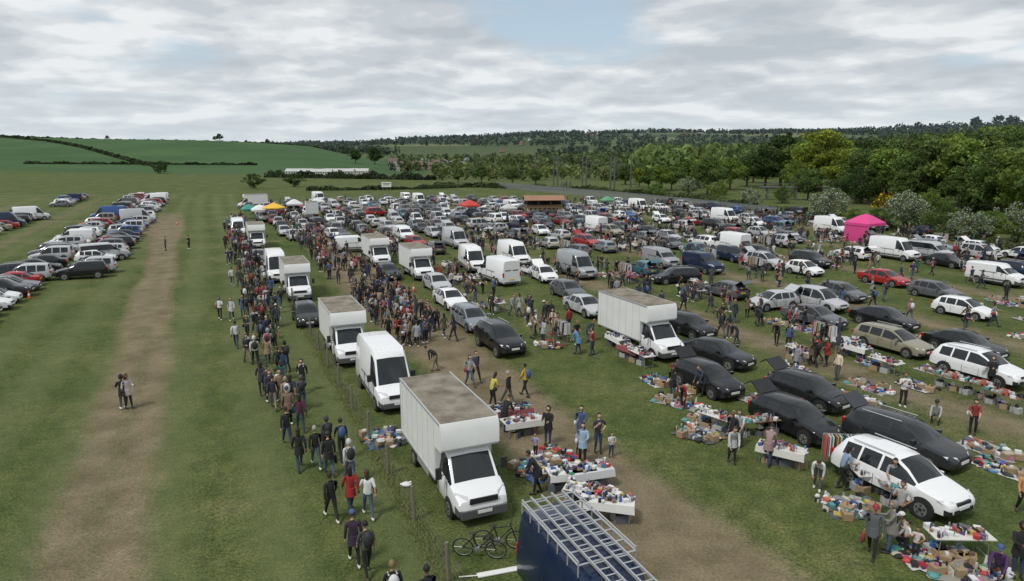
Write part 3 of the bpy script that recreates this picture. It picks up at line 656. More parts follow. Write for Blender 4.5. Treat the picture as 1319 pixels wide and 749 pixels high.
def mat_goods(seed,col,w=2.4,d=1.8,n=60):
    random.seed(seed); mb=MB()
    vs=[];fs=[];nu_,nv_=11,9
    for j in range(nv_):
        for i in range(nu_):
            e=.12 if i in(0,nu_-1) or j in (0,nv_-1) else 0
            vs.append((-w/2+w*i/(nu_-1)+U(-e,e),-d/2+d*j/(nv_-1)+U(-e,e),.035+U(-.01,.02)))
    fs=[(j*nu_+i,j*nu_+i+1,(j+1)*nu_+i+1,(j+1)*nu_+i) for j in range(nv_-1) for i in range(nu_-1)]
    mb.add(vs,fs,'goods',col)
    for q_ in range(n):
        cx_,cy_=[(-w*.3,-d*.2),(w*.1,d*.25),(w*.32,-d*.25),(-w*.1,d*.05)][q_%4]
        item(mb,max(-w/2-.1,min(w/2+.1,random.gauss(cx_,w*.15))),max(-d/2-.1,min(d/2+.1,random.gauss(cy_,d*.2))),.03,1.05)
    for _ in range(12):
        x,y=U(-w/2,w/2),U(-d/2,d/2); mb.sph((x,y,.06),(U(.15,.3),U(.12,.25),U(.06,.14)),'goods',random.choice(GC),8,5,fn=lambda p:(p[0]*(1+.2*math.sin(p[1]*7+x*9)),p[1]*(1+.2*math.cos(p[0]*8)),p[2]*(1+.3*math.sin(p[0]*6))))
    for _ in range(3):
        x,y=U(-w/2,w/2),U(-d/2,d/2); mb.box((x,y,.17),(.5,.36,.3),'goods',(.33,.24,.14),U(0,3)); item(mb,x,y,.32)
    return mb.mesh('sheet_%d'%seed)
def rail(seed):
    random.seed(seed); mb=MB()
    for i in (-.85,.85):
        mb.tube((i,0,.05),(i,0,1.5),.018,mt='steel'); mb.tube((i,-.28,.05),(i,.28,.05),.018,mt='steel')
    mb.tube((-.85,0,1.5),(.85,0,1.5),.016,mt='steel')
    x=-.78
    while x<.8:
        c=random.choice(GC); hh=U(.6,1.05); mb.slab([(x,-.2,1.43),(x+.02,.2,1.43),(x+.04,.24,1.45-hh),(x-.01,-.25,1.45-hh)],.035,'goods',c); x+=U(.05,.09)
    return mb.mesh('rail_%d'%seed)
TB=[table(11,(.7,.7,.68)),table(12,(.62,.61,.57)),table(13,None,True),table(14,(.3,.07,.08)),table(15,None,False,50),table(16,(.6,.6,.62),False,30)]
SH=[mat_goods(21,(.05,.13,.3)),mat_goods(22,(.28,.27,.24),2.8,1.5),mat_goods(23,(.04,.14,.09),2,1.6,75),mat_goods(24,(.55,.55,.55),2.2,1.4,45),mat_goods(25,(.35,.34,.32),2.6,1.6,40),mat_goods(26,(.07,.08,.08),2.2,1.8,75)]
RL=[rail(31),rail(32)]
random.seed(99)
def stall(kind,x,y,ang):
    if kind=='t': return put('market_table',random.choice(TB),x,y,0,ang)
    if kind=='s': return put('ground_sheet_of_goods',random.choice(SH[1:]+SH),x,y,0,ang,U(.75,1.05))
    return put('clothes_rail',random.choice(RL),x,y,0,ang)
MT='market_table'; GS='ground_sheet_of_goods'; CR='clothes_rail'
for me_,u,v,da,nmn in [(TB[1],672,560,90,MT),(TB[3],660,545,90,MT),(TB[0],735,628,86,MT),(TB[5],757,627,90,MT),(TB[0],782,668,50,MT),(TB[4],760,655,50,MT),
    (SH[0],690,606,10,GS),(SH[2],715,590,10,GS),(SH[0],492,566,0,GS),
    (TB[3],812,462,0,MT),(TB[4],826,470,0,MT),(TB[0],795,448,0,MT),(RL[0],800,440,0,CR),(SH[3],845,492,0,GS),(SH[1],872,520,20,GS),
    (TB[2],975,560,80,MT),(TB[4],925,555,20,MT),(SH[1],915,548,10,GS),(TB[1],1005,598,40,MT),
    (TB[2],1168,650,60,MT),(TB[4],1130,632,60,MT),(SH[5],1095,655,70,GS),(SH[3],1200,722,60,GS),(SH[1],1245,738,50,GS),(TB[4],1232,715,60,MT),(RL[1],1085,605,60,CR),
    (TB[2],1225,502,0,MT),(TB[2],1262,512,0,MT),(TB[2],1290,525,0,MT),(TB[0],1100,460,10,MT),(TB[5],1085,450,10,MT),(SH[3],1125,470,0,GS),
    (RL[1],1060,445,0,CR),(SH[3],1290,605,0,GS),(TB[4],1140,480,0,MT),(SH[4],1100,515,0,GS),(TB[4],1030,465,0,MT),(SH[2],705,445,0,GS),(TB[4],640,400,0,MT),(SH[3],615,395,0,GS),
    (RL[0],722,440,0,CR),(TB[0],1020,490,0,MT),(SH[4],985,520,0,GS),(SH[5],900,560,20,GS),(SH[3],880,500,5,GS),(SH[4],1135,560,10,GS),(SH[5],1160,600,30,GS),(SH[1],1120,500,0,GS),(SH[4],1210,480,0,GS),(SH[3],1180,498,8,GS),(SH[4],1275,580,10,GS),(SH[1],1030,520,0,GS),(SH[5],1190,440,0,GS)]:
    x,y=gp(u,v); put(nmn,me_,x,y,0,DA+math.radians(da+U(-8,8)),.85 if nmn==GS else 1)
for s,l in stalls:
    x,y=sl(s,l)
    if blocked(x,y,.35) or not inpoly(x,y,SITE): continue
    k='t' if R()<.5 else 's' if R()<.8 else 'r'
    stall(k,x,y,DA+U(-.2,.2))
    for _ in range(random.choice([1,1,2,2])):
        px,py=sl(s+random.choice([-1,1])*U(.9,1.5),l+U(-1.3,1.3))
        if not blocked(px,py): ppl(random.choice(BR+STAND),px,py,U(0,6.28))
    if R()<.75:
        px,py=sl(s+U(-1,1),l+U(1.8,2.8))
        if not blocked(px,py,.5): stall('s' if R()<.8 else 't',px,py,DA+U(-.4,.4))
# ---------------------------------------------------------------- fence
mb=MB()
l=10.0; ps=[]
while l<135: ps.append((sl(5.55+.001*l,l))); l+=3.75
for i,(x,y) in enumerate(ps):
    lean=U(-.05,.05); mb.tube((x,y,0),(x+lean,y,1.3),.07,.06,8,'postwood')
for a,b_ in zip(ps[:-1],ps[1:]):
    for z in (.1,.35,.6,.85,1.1): mb.tube((*a,z),(*b_,z),.0035,n=4,mt='wire',caps=False)
    for i in range(1,12):
        t=i/12; x=a[0]*(1-t)+b_[0]*t; y=a[1]*(1-t)+b_[1]*t
        mb.tube((x,y,.1),(x,y,.85),.002,n=3,mt='wire',caps=False)
put('wire_fence',mb.mesh('wire_fence'),0,0)
def blades(name,pts,h,col):
    n=len(pts); a=rng.uniform(0,6.28,n); w=.012+.01*rng.random(n); hh=h*rng.uniform(.5,1.3,n); lx=rng.normal(0,.5,n)*hh; ly=rng.normal(0,.5,n)*hh
    V=np.empty((n,3,3)); x,y=pts[:,0],pts[:,1]
    V[:,0]=np.stack([x-np.cos(a)*w,y-np.sin(a)*w,np.zeros(n)],1); V[:,1]=np.stack([x+np.cos(a)*w,y+np.sin(a)*w,np.zeros(n)],1); V[:,2]=np.stack([x+lx,y+ly,hh],1)
    me=bpy.data.meshes.new(name); me.vertices.add(3*n); me.vertices.foreach_set('co',V.ravel().astype(np.float32)); me.loops.add(3*n); me.loops.foreach_set('vertex_index',np.arange(3*n,dtype=np.int32))
    me.polygons.add(n); me.polygons.foreach_set('loop_start',(np.arange(n)*3).astype(np.int32)); me.update(calc_edges=True)
    att=me.color_attributes.new('Col','FLOAT_COLOR','CORNER'); ca=np.ones((n,4)); ca[:,:3]=np.array(col)*rng.uniform(.7,1.4,(n,1))*np.stack([rng.uniform(.85,1.3,n),np.ones(n),rng.uniform(.8,1.1,n)],1)
    att.data.foreach_set('color',np.repeat(ca,3,axis=0).ravel().astype(np.float32)); me.materials.append(MAT['leaf']); put(name,me,0,0)
n=13000; L_=10+rng.random(n)**1.2*80; S_=5.55+rng.normal(0,.22,n); blades('long_grass',S_[:,None]*N+L_[:,None]*D,.15,(.2,.235,.1))
n=60000; yy=14+34*rng.random(n)**1.4; xx=(rng.random(n)*1.7-.85)*yy; cl=np.sin(xx*1.9+np.sin(yy*1.3)*2)+np.sin(yy*2.3+xx*.7)
k=cl>.5; P2=np.stack([xx[k],yy[k]],1); sS=P2@N; k2=(abs(sS+4.3)>2.4)&(abs(sS-12.9)>2.3); blades('grass_tufts',P2[k2],.055,(.15,.18,.07))
# ---------------------------------------------------------------- bicycles, cones, small things
def bike():
    mb=MB()
    def ring(cx,r,rr,mt,n=24):
        for i in range(n):
            a=2*math.pi*i/n;b_=2*math.pi*(i+1)/n
            mb.tube((cx+r*math.cos(a),0,.34+r*math.sin(a)),(cx+r*math.cos(b_),0,.34+r*math.sin(b_)),rr,n=5,mt=mt,caps=False)
    for cx in (-.52,.52):
        ring(cx,.325,.022,'tyre'); ring(cx,.3,.01,'rim',18)
        for i in range(12):
            a=2*math.pi*i/12; mb.tube((cx,0,.34),(cx+.3*math.cos(a),0,.34+.3*math.sin(a)),.003,n=3,mt='rim',caps=False)
        mb.tube((cx,-.05,.34),(cx,.05,.34),.025,mt='trim')
    for p,q_ in [((-.05,0,.3),(-.18,0,.85)),((-.05,0,.3),(.36,0,.78)),((-.16,0,.78),(.34,0,.86)),((-.52,0,.34),(-.05,0,.3)),((-.52,0,.34),(-.16,0,.78)),((.34,0,.95),(.52,0,.34)),((.34,0,.95),(.38,0,1.0))]:
        mb.tube(p,q_,.02,mt='trim')
    mb.tube((.38,-.28,1.02),(.38,.28,1.02),.014,mt='trim'); mb.sph((-.2,0,.9),(.13,.06,.03),'trim',nu=8,nv=5); mb.tube((-.05,-.05,.3),(-.05,.05,.3),.09,n=12,mt='rim')
    mb.tube((-.05,.07,.3),(.1,.07,.2),.01,mt='rim'); mb.tube((-.05,-.07,.3),(-.2,-.07,.4),.01,mt='rim')
    return mb.mesh('bicycle')
bk=bike()
for u,v,a in ((618,718,-.15),(644,706,-.05)):
    x,y=gp(u,v); o=put('bicycle',bk,x,y,0,a); o.rotation_euler=(math.radians(9),0,a)
mb=MB(); mb.box((0,0,.015),(.36,.36,.03),'trim'); mb.tube((0,0,.03),(0,0,.72),.13,.025,12,'cone_orange'); mb.tube((0,0,.3),(0,0,.45),.092,.066,12,'plate_w')
cone=mb.mesh('traffic_cone')
for u,v in ((38,385),(533,376),(100,352),(228,290)):
    x,y=gp(u,v); put('traffic_cone',cone,x,y)
mb=MB(); mb.box((0,0,.03),(1.3,.22,.03),'plate_w'); mb.sph((.7,0,.03),(.2,.12,.02),'plate_w'); mb.tube((-.6,0,.03),(-1.2,.1,.03),.02,mt='plate_w')
x,y=gp(642,738); put('paddle_board',mb.mesh('paddle'),x,y,0,.3)
mb=MB()
mb.sph((0,0,.09),(.2,.16,.1),'plate_w',nu=9,nv=7,fn=lambda p:(p[0]*(1+.2*math.sin(p[2]*7)),p[1]*(1+.2*math.cos(p[0]*9)),p[2])); mb.tube((.1,0,.15),(.2,.02,.2),.04,.03,7,'plate_w')
x,y=gp(523,627); put('carrier_bag',mb.mesh('bag'),x,y)
def gaz(w=3,h=2.2,walls=True):
    mb=MB(); a=w/2
    for i in (-1,1):
        for j in (-1,1): mb.tube((i*a,j*a,0),(i*a,j*a,h),.03,mt='steel')
    c=[(-a-.05,-a-.05,h),(a+.05,-a-.05,h),(a+.05,a+.05,h),(-a-.05,a+.05,h)]; cl=[(x*.35,y*.35,h+.75) for x,y,_ in c]; lo=[(x,y,h-.3) for x,y,_ in c]
    vs=c+cl+lo+[(0,0,h+1.0)]; fs=[]
    for i in range(4):
        j=(i+1)%4; fs+=[(i,j,4+j,4+i),(4+i,4+j,12),(8+i,8+j,j,i)]
    mb.add(vs,fs,'canvas')
    if walls:
        mb.add([(-a,a-.01,.05),(a,a-.01,.05),(a,a-.01,h),(-a,a-.01,h)],[(0,1,2,3)],'canvas'); mb.add([(a-.01,-a,.05),(a-.01,a,.05),(a-.01,a,h),(a-.01,-a,h)],[(0,1,2,3)],'canvas')
    return mb
gzm=gaz().mesh('gazebo'); gzo=gaz(3,2.2,False).mesh('gazebo_open')
for u,v,c,s,mm in ((1112,311,(.66,.06,.24),1.2,gzm),(322,282,(.05,.26,.2),.85,gzo),(336,284,(.7,.7,.7),.9,gzo),(605,279,(.5,.06,.05),1.0,gzo),(380,275,(.65,.65,.65),.9,gzo),(655,280,(.5,.5,.48),.8,gzo),(410,270,(.65,.65,.65),.8,gzo),(782,268,(.12,.3,.16),.8,gzo)):
    x,y=gp(u,v); put('gazebo',mm,x,y,0,DA+.1,s,c)
mb=MB(); mb.tube((0,0,0),(0,0,2.4),.03,mt='alu')
n=8; vs=[(1.7*math.cos(2*math.pi*i/n),1.7*math.sin(2*math.pi*i/n),2.05) for i in range(n)]+[(0,0,2.75)]+[(1.7*math.cos(2*math.pi*i/n),1.7*math.sin(2*math.pi*i/n),1.9) for i in range(n)]
mb.add(vs,[(i,(i+1)%n,n) for i in range(n)]+[(i,(i+1)%n,n+1+(i+1)%n,n+1+i) for i in range(n)],'canvas')
x,y=gp(354,285); put('parasol',mb.mesh('parasol'),x,y,0,0,1.2,(.75,.45,.05))
mb=MB(); mb.box((0,0,1.0),(6,2.4,1.3),'wood'); mb.box((0,.9,1.9),(6,.6,.9),'interior')
for i in (-2.9,-1,1,2.9): mb.box((i,-1.1,1.9),(.15,.15,1.2),'wood')
mb.slab([(-3.3,-1.7,2.4),(3.3,-1.7,2.4),(3.3,0,3.1),(-3.3,0,3.1)],.08,'awning'); mb.slab([(-3.3,0,3.1),(3.3,0,3.1),(3.3,1.5,2.4),(-3.3,1.5,2.4)],.08,'wood')
mb.box((0,-1.4,1.3),(5.6,.5,.08),'wood')
for i in (-2,2): mb.tube((i,-.6,.32),(i,-.9,.32),.32,n=14,mt='tyre')
for i in range(8): mb.box((-2.6+i*.75,-1.22,.95),(.5,.02,.5),'goods',random.choice([(.6,.3,.1),(.6,.5,.3),(.5,.05,.05)]))
x,y=gp(700,277); put('food_kiosk',mb.mesh('kiosk'),x,y,0,.1,1.2)
mb=MB(); mb.box((0,0,1.9),(3.0,.08,1.5),'plate_w'); mb.box((0,-.06,2.2),(2.4,.02,.2),'trim'); mb.box((0,-.06,1.8),(2.0,.02,.15),'trim')
for i in (-1.2,1.2): mb.tube((i,.06,0),(i,.06,2.6),.05,mt='steel')
x,y=gp(498,246); put('notice_board',mb.mesh('sign'),x,y,0,0)
# ---------------------------------------------------------------- foliage
def quads(name,C,size,col,mtname='leaf'):
    n=len(C); C=np.asarray(C,float); size=np.asarray(size,float).reshape(-1,1)
    a=rng.normal(size=(n,3)); a/=np.linalg.norm(a,axis=1,keepdims=True); b_=rng.normal(size=(n,3)); b_-=a*(a*b_).sum(1,keepdims=True); b_/=np.linalg.norm(b_,axis=1,keepdims=True)
    V=np.stack([C-a*size,C-b_*size*.7,C+a*size,C+b_*size*.7],1).reshape(-1,3)
    me=bpy.data.meshes.new(name); me.vertices.add(4*n); me.vertices.foreach_set('co',V.ravel().astype(np.float32))
    me.loops.add(4*n); me.loops.foreach_set('vertex_index',np.arange(4*n,dtype=np.int32))
    me.polygons.add(n); me.polygons.foreach_set('loop_start',(np.arange(n)*4).astype(np.int32)); me.update(calc_edges=True)
    att=me.color_attributes.new('Col','FLOAT_COLOR','CORNER'); ca=np.ones((n,4)); ca[:,:3]=col
    att.data.foreach_set('color',np.repeat(ca,4,axis=0).ravel().astype(np.float32)); me.materials.append(MAT[mtname]); return me
def join_trunk(me,mb):
    t=mb.mesh('t'); import bmesh
    bm=bmesh.new(); bm.from_mesh(me); k=len(bm.faces); bm.from_mesh(t); bm.faces.ensure_lookup_table()
    for f in bm.faces[k:]: f.material_index=1
    bm.to_mesh(me); bm.free(); me.materials.append(MAT['bark']); return me
def tree(seed,kind):
    r=np.random.default_rng(seed); mb=MB(); pts=[];cols=[];sz=[]
    if kind=='conifer':
        mb.tube((0,0,0),(0,0,9.6),.22,.04,7,'bark')
        for i in range(26):
            z=1.2+i*.33; rad=2.3*(1-(z-1)/9.4)+.1
            for k in range(7):
                a=r.uniform(0,6.28); mb.tube((0,0,z),(math.cos(a)*rad*.8,math.sin(a)*rad*.8,z-.3*rad*.5),.04,.01,4,'bark')
                m=24; t=r.uniform(.15,1,m); pts.append(np.stack([math.cos(a)*rad*t,math.sin(a)*rad*t,z-.18*rad*t],1)+r.normal(0,.12,(m,3))); cols.append(np.tile(np.array([.04,.065,.03])*r.uniform(.6,1.3),(m,1))); sz.append(r.uniform(.1,.2,m))
    else:
        cr=3.9 if kind=='broad' else 6.0 if kind=='haw' else 6
        cz=6.0 if kind=='broad' else 5.2; rz=3.9 if kind=='broad' else 4.6
        mb.tube((0,0,-.3),(.1,0,3),.34,.24,9,'bark'); mb.tube((.1,0,3),(0,.1,7),.24,.1,8,'bark')
        ncl=74
        for i in range(ncl):
            d=r.normal(size=3); d/=np.linalg.norm(d); rr=r.uniform(.35,1)**.6
            wob=1+.24*math.sin(3*math.atan2(d[1],d[0])+seed)+.17*math.sin(5*d[2]+seed*2)
            c=np.array([d[0]*cr*rr*wob,d[1]*cr*rr*wob,cz+d[2]*rz*rr*(1.0 if d[2]>0 else .95)])
            if i<14: mb.tube((.05,0,2.2+i*.28),tuple(c*np.array([.85,.85,1])),.1,.02,5,'bark')
            m=90; cl=r.uniform(.6,1.3); rad=r.uniform(.6,1.3)*(1.2 if kind!='broad' else 1)
            p=r.normal(size=(m,3)); p/=np.linalg.norm(p,axis=1,keepdims=True); p*=rad*r.uniform(.5,1,(m,1))**.5*np.array([1,1,.75])
            pts.append(c+p); v=r.uniform(.75,1.25,(m,1))*cl*np.array([[.9+.2*r.random(),1,.9]])
            cc=np.array([.12,.18,.05])*v
            if kind=='haw':
                w=(r.random(m)<(.45 if c[2]>3.5 else .22)); cc[w]=np.array([.55,.56,.46])*r.uniform(.7,1.1,(w.sum(),1))
            cols.append(cc); sz.append(r.uniform(.13,.28,m))
    me=quads('tree_%s_%d'%(kind,seed),np.concatenate(pts),np.concatenate(sz),np.concatenate(cols)); return join_trunk(me,mb)
TR={'broad':[tree(i,'broad') for i in (1,2,3,4)],'haw':[tree(i,'haw') for i in (5,6)],'conifer':[tree(i,'conifer') for i in (7,8)],'bush':[tree(i,'bush') for i in (9,10)]}
TNM={'broad':'broadleaf_tree','haw':'hawthorn_tree','conifer':'conifer_tree','bush':'bush'}
def trp(kind,u,v,h,col=(1,1,1),wide=1):
    x,y=gp(u,v); z=tz(x,y); s=h/10*U(.95,1.05)
    put(TNM[kind],random.choice(TR[kind]),x,y,z-.1,U(0,6.28),(s*wide,s*wide,s),col)
YG=(1.9,1.6,.9); DG=(.5,.56,.6); MG=(.95,.97,1); LG=(1.35,1.3,1.0)
for a in [('haw',1070,286,5.8,MG),('haw',1163,297,6.0,MG),('haw',1245,311,4.8,MG),('haw',1310,312,5.4,MG),('haw',968,268,4.5,MG),('haw',886,250,5.2,MG),('haw',730,246,3.6,MG),
 ('broad',1056,247,20,YG),('broad',1030,244,15,LG),('broad',1085,250,14,YG),('broad',1005,240,18,DG),('broad',985,243,14,DG),('broad',1140,262,14,LG),('broad',1190,268,15,MG),('broad',1235,272,16,LG),('broad',1285,286,14,MG),
 ('broad',1315,290,14,LG),('broad',1270,266,18,DG),('broad',1210,258,17,LG),('broad',1160,255,15,MG),('broad',1110,254,13,MG),('broad',940,245,10,LG),('broad',900,243,9,LG),('broad',865,245,8,MG),('broad',835,243,7,MG),('broad',1305,272,18,MG),
 ('broad',1350,300,14,LG),('broad',1390,310,15,MG),('broad',1350,280,17,DG),('broad',1420,300,18,MG),('broad',1240,254,18,MG),('broad',970,236,13,MG),('broad',1180,243,18,MG),('broad',1120,240,17,DG),('broad',1280,250,19,LG),('broad',1315,255,20,MG),
 ('bush',846,258,4.2,(.9,1,.8)),('bush',207,224,6.5,DG),('bush',327,243,5.2,DG),('bush',380,241,4.8,DG),('bush',1008,262,4,MG),('bush',1100,290,3,LG),('bush',1130,296,3.5,MG),('bush',1275,312,4.5,LG),('bush',1210,303,4.5,MG),('bush',925,256,4.4,LG),('bush',1200,280,5.5,LG),
 ('broad',458,214,12,DG),('broad',483,214,14,DG),('broad',805,238,8,MG),('broad',690,238,6,MG),('broad',660,238,6,MG),('broad',620,236,7,MG),('broad',590,236,6,MG),('conifer',1012,236,19,MG),('conifer',1100,235,17,MG)]:
    trp(a[0],a[1],a[2],a[3],a[4])
for k in range(42):
    u=U(800,1450); v=np.interp(u,[800,1100,1319,1450],[247,262,290,310])-U(0,22); trp(random.choice(['broad','bush','broad','bush']) ,u,v,U(6,11),random.choice([MG,LG,LG,YG,MG,DG]))
def strip(name,pts,w,h,dens,base,fl=None,q=.35):
    P_=[];Cc=[]
    for (x0,y0),(x1,y1) in zip(pts[:-1],pts[1:]):
        ln=math.hypot(x1-x0,y1-y0); n=int(ln*dens); t=rng.random(n)
        x=x0+(x1-x0)*t; y=y0+(y1-y0)*t; hh=h*(.7+.3*np.sin(t*ln*.35)+.15*np.sin(t*ln*1.1))
        a=rng.uniform(0,math.pi,n); rr=rng.random(n)**.4
        nx_,ny_=-(y1-y0)/ln,(x1-x0)/ln; off=np.cos(a)*w*rr
        X_=x+nx_*off; Y_=y+ny_*off; P_.append(np.stack([X_,Y_,terrain(X_,Y_)+np.sin(a)*hh*rr],1))
        c=np.array(base)*rng.uniform(.6,1.35,(n,1))*(.8+.3*np.sin(t*ln*.2)[:,None])
        if fl is not None: k=rng.random(n)<.4; c[k]=np.array(fl)*rng.uniform(.7,1.1,(k.sum(),1))
        Cc.append(c)
    P_=np.concatenate(P_); return put(name,quads(name,P_,rng.uniform(.5,1.2,len(P_))*q,np.concatenate(Cc)),0,0)
HG=(.055,.08,.034)
strip('gorse_bush',[gp(1130,266),gp(1165,270)],2,3,120,(.08,.1,.03),(.6,.42,.02))
strip('gorse_bush',[gp(1105,250),gp(1200,262)],2.5,3.5,60,(.08,.1,.03),(.5,.36,.03))
strip('hedgerow',[gp(395,246),gp(540,244),gp(640,240)],1.4,1.5,60,HG)
strip('hedgerow',[gp(345,228),gp(560,232)],3,3.4,50,HG,q=.6)
strip('hedgerow',[gp(560,240),gp(760,246),gp(900,258),gp(1060,285),gp(1200,303),gp(1400,340)],2.2,1.6,70,(.1,.13,.05))
def hp(u,y): return ((u-659.5)/F/1.02*y,y)
strip('hedgerow',[hp(-60,900),hp(60,700),hp(110,600),hp(160,500),hp(190,450)],2.2,2.2,25,HG,q=.8)
strip('hedgerow',[hp(30,450),hp(200,460),hp(330,470)],1.8,1.8,25,HG,q=.7)
strip('hedgerow',[hp(0,870),hp(150,880),hp(300,880),hp(420,860)],2.2,2,14,HG,q=1.0)
for u,y,h in ((284,840,9),(278,842,6),(345,860,6),(140,850,5)):
    x,y=hp(u,y); put('broadleaf_tree',TR['broad'][0],x,y,tz(x,y),0,h/10,DG)
def woods(name,xy,h,M,base,q=(.10,.19)):
    n=len(xy); h=np.asarray(h)
    d=rng.normal(size=(n,M,3)); d/=np.linalg.norm(d,axis=2,keepdims=True); d*=rng.uniform(.45,1,(n,M,1))
    z=terrain(xy[:,0],xy[:,1]); w=h*rng.uniform(.34,.5,n)
    P_=np.empty((n,M,3)); P_[...,0]=xy[:,0,None]+d[...,0]*w[:,None]; P_[...,1]=xy[:,1,None]+d[...,1]*w[:,None]; P_[...,2]=z[:,None]+h[:,None]*(.5+.48*d[...,2])
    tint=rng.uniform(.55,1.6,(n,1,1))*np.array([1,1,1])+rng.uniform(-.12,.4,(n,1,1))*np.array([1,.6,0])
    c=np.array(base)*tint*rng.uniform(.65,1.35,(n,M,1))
    hz=np.clip((xy[:,1]-400)/4200,0,.55)[:,None,None]; c=c*(1-hz)+np.array([.15,.19,.22])*hz  # aerial haze painted into the leaf colour, bluer and greyer with depth
    s=np.repeat(h[:,None],M,1)*rng.uniform(q[0],q[1],(n,M))
    return put(name,quads(name,P_.reshape(-1,3),s.ravel(),c.reshape(-1,3)),0,0)
def azpts(n,u0,u1,y0,y1):
    u=rng.uniform(u0,u1,n); y=rng.uniform(y0,y1,n); return np.stack([(u-659.5)/F/1.02*y,y],1)
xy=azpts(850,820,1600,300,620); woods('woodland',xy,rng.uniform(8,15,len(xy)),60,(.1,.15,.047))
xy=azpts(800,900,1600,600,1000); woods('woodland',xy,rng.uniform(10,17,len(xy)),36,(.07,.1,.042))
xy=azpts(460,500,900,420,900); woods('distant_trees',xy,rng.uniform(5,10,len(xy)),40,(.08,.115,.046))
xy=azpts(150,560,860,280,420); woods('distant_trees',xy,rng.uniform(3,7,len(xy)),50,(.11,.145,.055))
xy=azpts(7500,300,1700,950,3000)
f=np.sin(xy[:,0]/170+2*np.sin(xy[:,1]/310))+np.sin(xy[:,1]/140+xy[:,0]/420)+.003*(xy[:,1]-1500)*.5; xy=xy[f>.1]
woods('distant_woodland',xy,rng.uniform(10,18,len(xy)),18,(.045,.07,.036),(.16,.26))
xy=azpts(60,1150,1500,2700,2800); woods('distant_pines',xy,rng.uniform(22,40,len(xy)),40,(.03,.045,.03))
# ---------------------------------------------------------------- buildings
def house(w,d,h,wall,roof,chim=True):
    mb=MB(); mb.box((0,0,h/2),(w,d,h),wall); rh=d*(.38 if chim else .2); e=.4
    mb.slab([(-w/2-e,-d/2-e,h-.25),(w/2+e,-d/2-e,h-.25),(w/2+e,0,h+rh),(-w/2-e,0,h+rh)],.15,roof); mb.slab([(w/2+e,d/2+e,h-.25),(-w/2-e,d/2+e,h-.25),(-w/2-e,0,h+rh),(w/2+e,0,h+rh)],.15,roof)
    for s in (-1,1): mb.add([(s*w/2,-d/2,h),(s*w/2,d/2,h),(s*w/2,0,h+rh)],[(0,1,2)],wall)
    if chim: mb.box((w*.3,0,h+rh+.4),(.8,.6,1.6),'brick')
    nw=max(2,int(w/2.6))
    for i in range(nw):
        x=-w/2+(i+.5)*w/nw
        for z in ((1.4,4.0) if h>4.5 else (1.5,)):
            if i==nw//2 and z<2: mb.box((x,-d/2-.02,1.05),(1,.06,2.1),'trim'); continue
            mb.box((x,-d/2-.02,z),(1.2,.06,1.1),'plate_w'); mb.box((x,-d/2-.05,z),(1.0,.04,.9),'glass')
    return mb.mesh('house')
hm=[house(10,8,5.2,'brick','rooftile'),house(9,7,5,'render_wall','slate'),house(14,8,5,'brick','slate')]
for i in range(26):
    u=U(500,600); y=U(430,640); x=(u-659.5)/F/1.02*y; put('brick_house' if i%2 else 'rendered_house',hm[0] if i%2 else hm[1],x,y,tz(x,y),U(-.4,.4),U(.5,.75))
shed=house(26,9,2.6,'render_wall','paleroof',False)
for u,y,s in ((385,370,.55),(412,366,.45),(436,374,.6),(462,380,.4)):
    x=(u-659.5)/F/1.02*y; put('farm_shed',shed,x,y,tz(x,y)-.1,U(-.15,.15),(s,s,.7))
for i in range(10):
    y=U(1300,2300); u=U(600,1000); x=(u-659.5)/F/1.02*y; put('rendered_house',random.choice(hm),x,y,tz(x,y)+1,U(0,3),1.2)
mast=MB(); mast.tube((0,0,0),(0,0,10.5),.28,.2,6,'greytrim'); mast.box((1.6,0,8.0),(3.4,.16,.16),'greytrim'); mast.tube((0,0,10),(3.2,0,8.1),.06,mt='greytrim'); mast.box((3,0,7.3),(.12,.12,1.3),'greytrim')
mast=mast.mesh('mast')
for u,v in ((713,243),(750,243),(786,248),(791,246),(718,240),(812,242),(755,240),(690,238)):
    x,y=gp(u,v); put('railway_mast',mast,x,y,0,U(-.2,.2))
mb=MB(); P0=[gp(*p) for p in [(640,242),(720,250),(790,256),(880,266),(1000,280)]]
for a,b_ in zip(P0[:-1],P0[1:]):
    ln=math.dist(a,b_); n=int(ln/.35); an=math.atan2(b_[1]-a[1],b_[0]-a[0])
    for i in range(n):
        t=i/n; mb.box((a[0]+(b_[0]-a[0])*t,a[1]+(b_[1]-a[1])*t,.95),(.22,.03,1.9),'steel',rz=an)
    for z in (.5,1.5): mb.tube((*a,z),(*b_,z),.03,mt='steel',n=4)
put('palisade_fence',mb.mesh('palisade'),0,0)
mb=MB()
mb.box((0,0,3.2),(26,2,.25),'greytrim'); mb.box((0,-1,4.1),(26,.06,.08),'greytrim'); mb.box((0,1,4.1),(26,.06,.08),'greytrim')
for i in range(-6,7): mb.box((i*2.1,-1,3.7),(.06,.06,.9),'greytrim')
for i in (-11,-4,4,11): mb.box((i,0,1.5),(.3,1.6,3.3),'greytrim')
x,y=gp(1045,258); put('footbridge',mb.mesh('footbridge'),x,y,0,-.1)
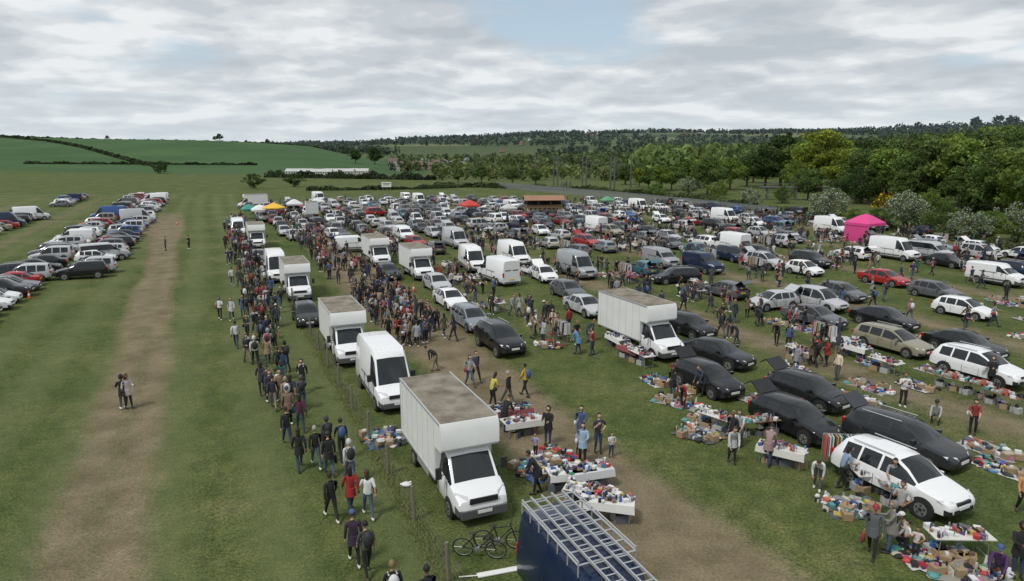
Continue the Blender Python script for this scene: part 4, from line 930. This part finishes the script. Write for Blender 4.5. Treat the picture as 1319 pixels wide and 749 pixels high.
# ---------------------------------------------------------------- sky and sun
w=bpy.data.worlds.new('World'); scene.world=w; w.use_nodes=True; nt=w.node_tree; bg=nt.nodes['Background']
sky=nt.nodes.new('ShaderNodeTexSky'); sky.sky_type='NISHITA'; sky.sun_disc=False
sd=Vector((-.45,-.5,1.0)).normalized()
sky.sun_elevation=math.asin(sd.z); sky.sun_rotation=math.atan2(sd.x,sd.y)
tc=nt.nodes.new('ShaderNodeTexCoord'); sx=nt.nodes.new('ShaderNodeSeparateXYZ'); nt.links.new(tc.outputs['Generated'],sx.inputs[0])
zz=mth(nt,'ADD',mth(nt,'MAXIMUM',sx.outputs[2],0),.17)
cx=nt.nodes.new('ShaderNodeCombineXYZ'); nt.links.new(mth(nt,'DIVIDE',sx.outputs[0],zz),cx.inputs[0]); nt.links.new(mth(nt,'DIVIDE',sx.outputs[1],zz),cx.inputs[1])
def shifted(v):
    mp=nt.nodes.new('ShaderNodeMapping'); mp.inputs['Location'].default_value=v; nt.links.new(cx.outputs[0],mp.inputs[0]); return mp.outputs[0]
n1=noise(nt,1.0,5,.5,shifted((2.2,.6,0)))
def cl_noise(v):
    n=noise(nt,1.7,5,.48,shifted(v)); n.inputs['Distortion'].default_value=.1; return n.outputs[0]
a1=cl_noise((3.3,7.1,.7)); a2=cl_noise((3.34,7.24,.7))
big=noise(nt,.55,2,.5,shifted((11,4,2))).outputs[0]
edge=mth(nt,'MULTIPLY',mth(nt,'SUBTRACT',a1,a2),1.0)
val=mth(nt,'ADD',mth(nt,'ADD',mth(nt,'MULTIPLY',a1,.6),mth(nt,'MULTIPLY',big,.4)),edge)
cr=ramp(nt,[(.32,(4.7,5.15,5.6)),(.46,(5.6,6.0,6.4)),(.55,(6.8,7.15,7.4)),(.66,(8.5,8.7,8.8))]); cr.color_ramp.interpolation='EASE'; nt.links.new(val,cr.inputs[0])
mask=ramp(nt,[(.34,(0,0,0)),(.44,(1,1,1))]); nt.links.new(n1.outputs[0],mask.inputs[0])
skyb=mixc(nt,.6,sky.outputs[0],(5.4,6.8,7.9))
cl=mixc(nt,mask.outputs[0],skyb,cr.outputs[0])
hz=ramp(nt,[(0,(1,1,1)),(.10,(.3,)*3),(.25,(0,0,0))]); nt.links.new(sx.outputs[2],hz.inputs[0])
fin=mixc(nt,mth(nt,'MULTIPLY',hz.outputs[0],.6),cl,(7.2,7.9,8.4))
nt.links.new(fin,bg.inputs[0]); bg.inputs[1].default_value=.1
ld=bpy.data.lights.new('sun','SUN'); ld.energy=2.1; ld.angle=math.radians(11); ld.color=(1,.96,.9)
lo=bpy.data.objects.new('sun',ld); scene.collection.objects.link(lo); lo.rotation_euler=sd.to_track_quat('Z','Y').to_euler()
cd=bpy.data.cameras.new('camera'); cam=bpy.data.objects.new('camera',cd); scene.collection.objects.link(cam)
cam.location=(0,0,EYE); cam.rotation_euler=(math.pi/2-TH,0,0); cd.sensor_width=36; cd.lens=36*F/1319; cd.clip_end=20000; cd.clip_start=.1
scene.camera=cam
scene.view_settings.view_transform='Standard'; scene.view_settings.look='None'; scene.view_settings.exposure=0
print('objects',len(bpy.data.objects))
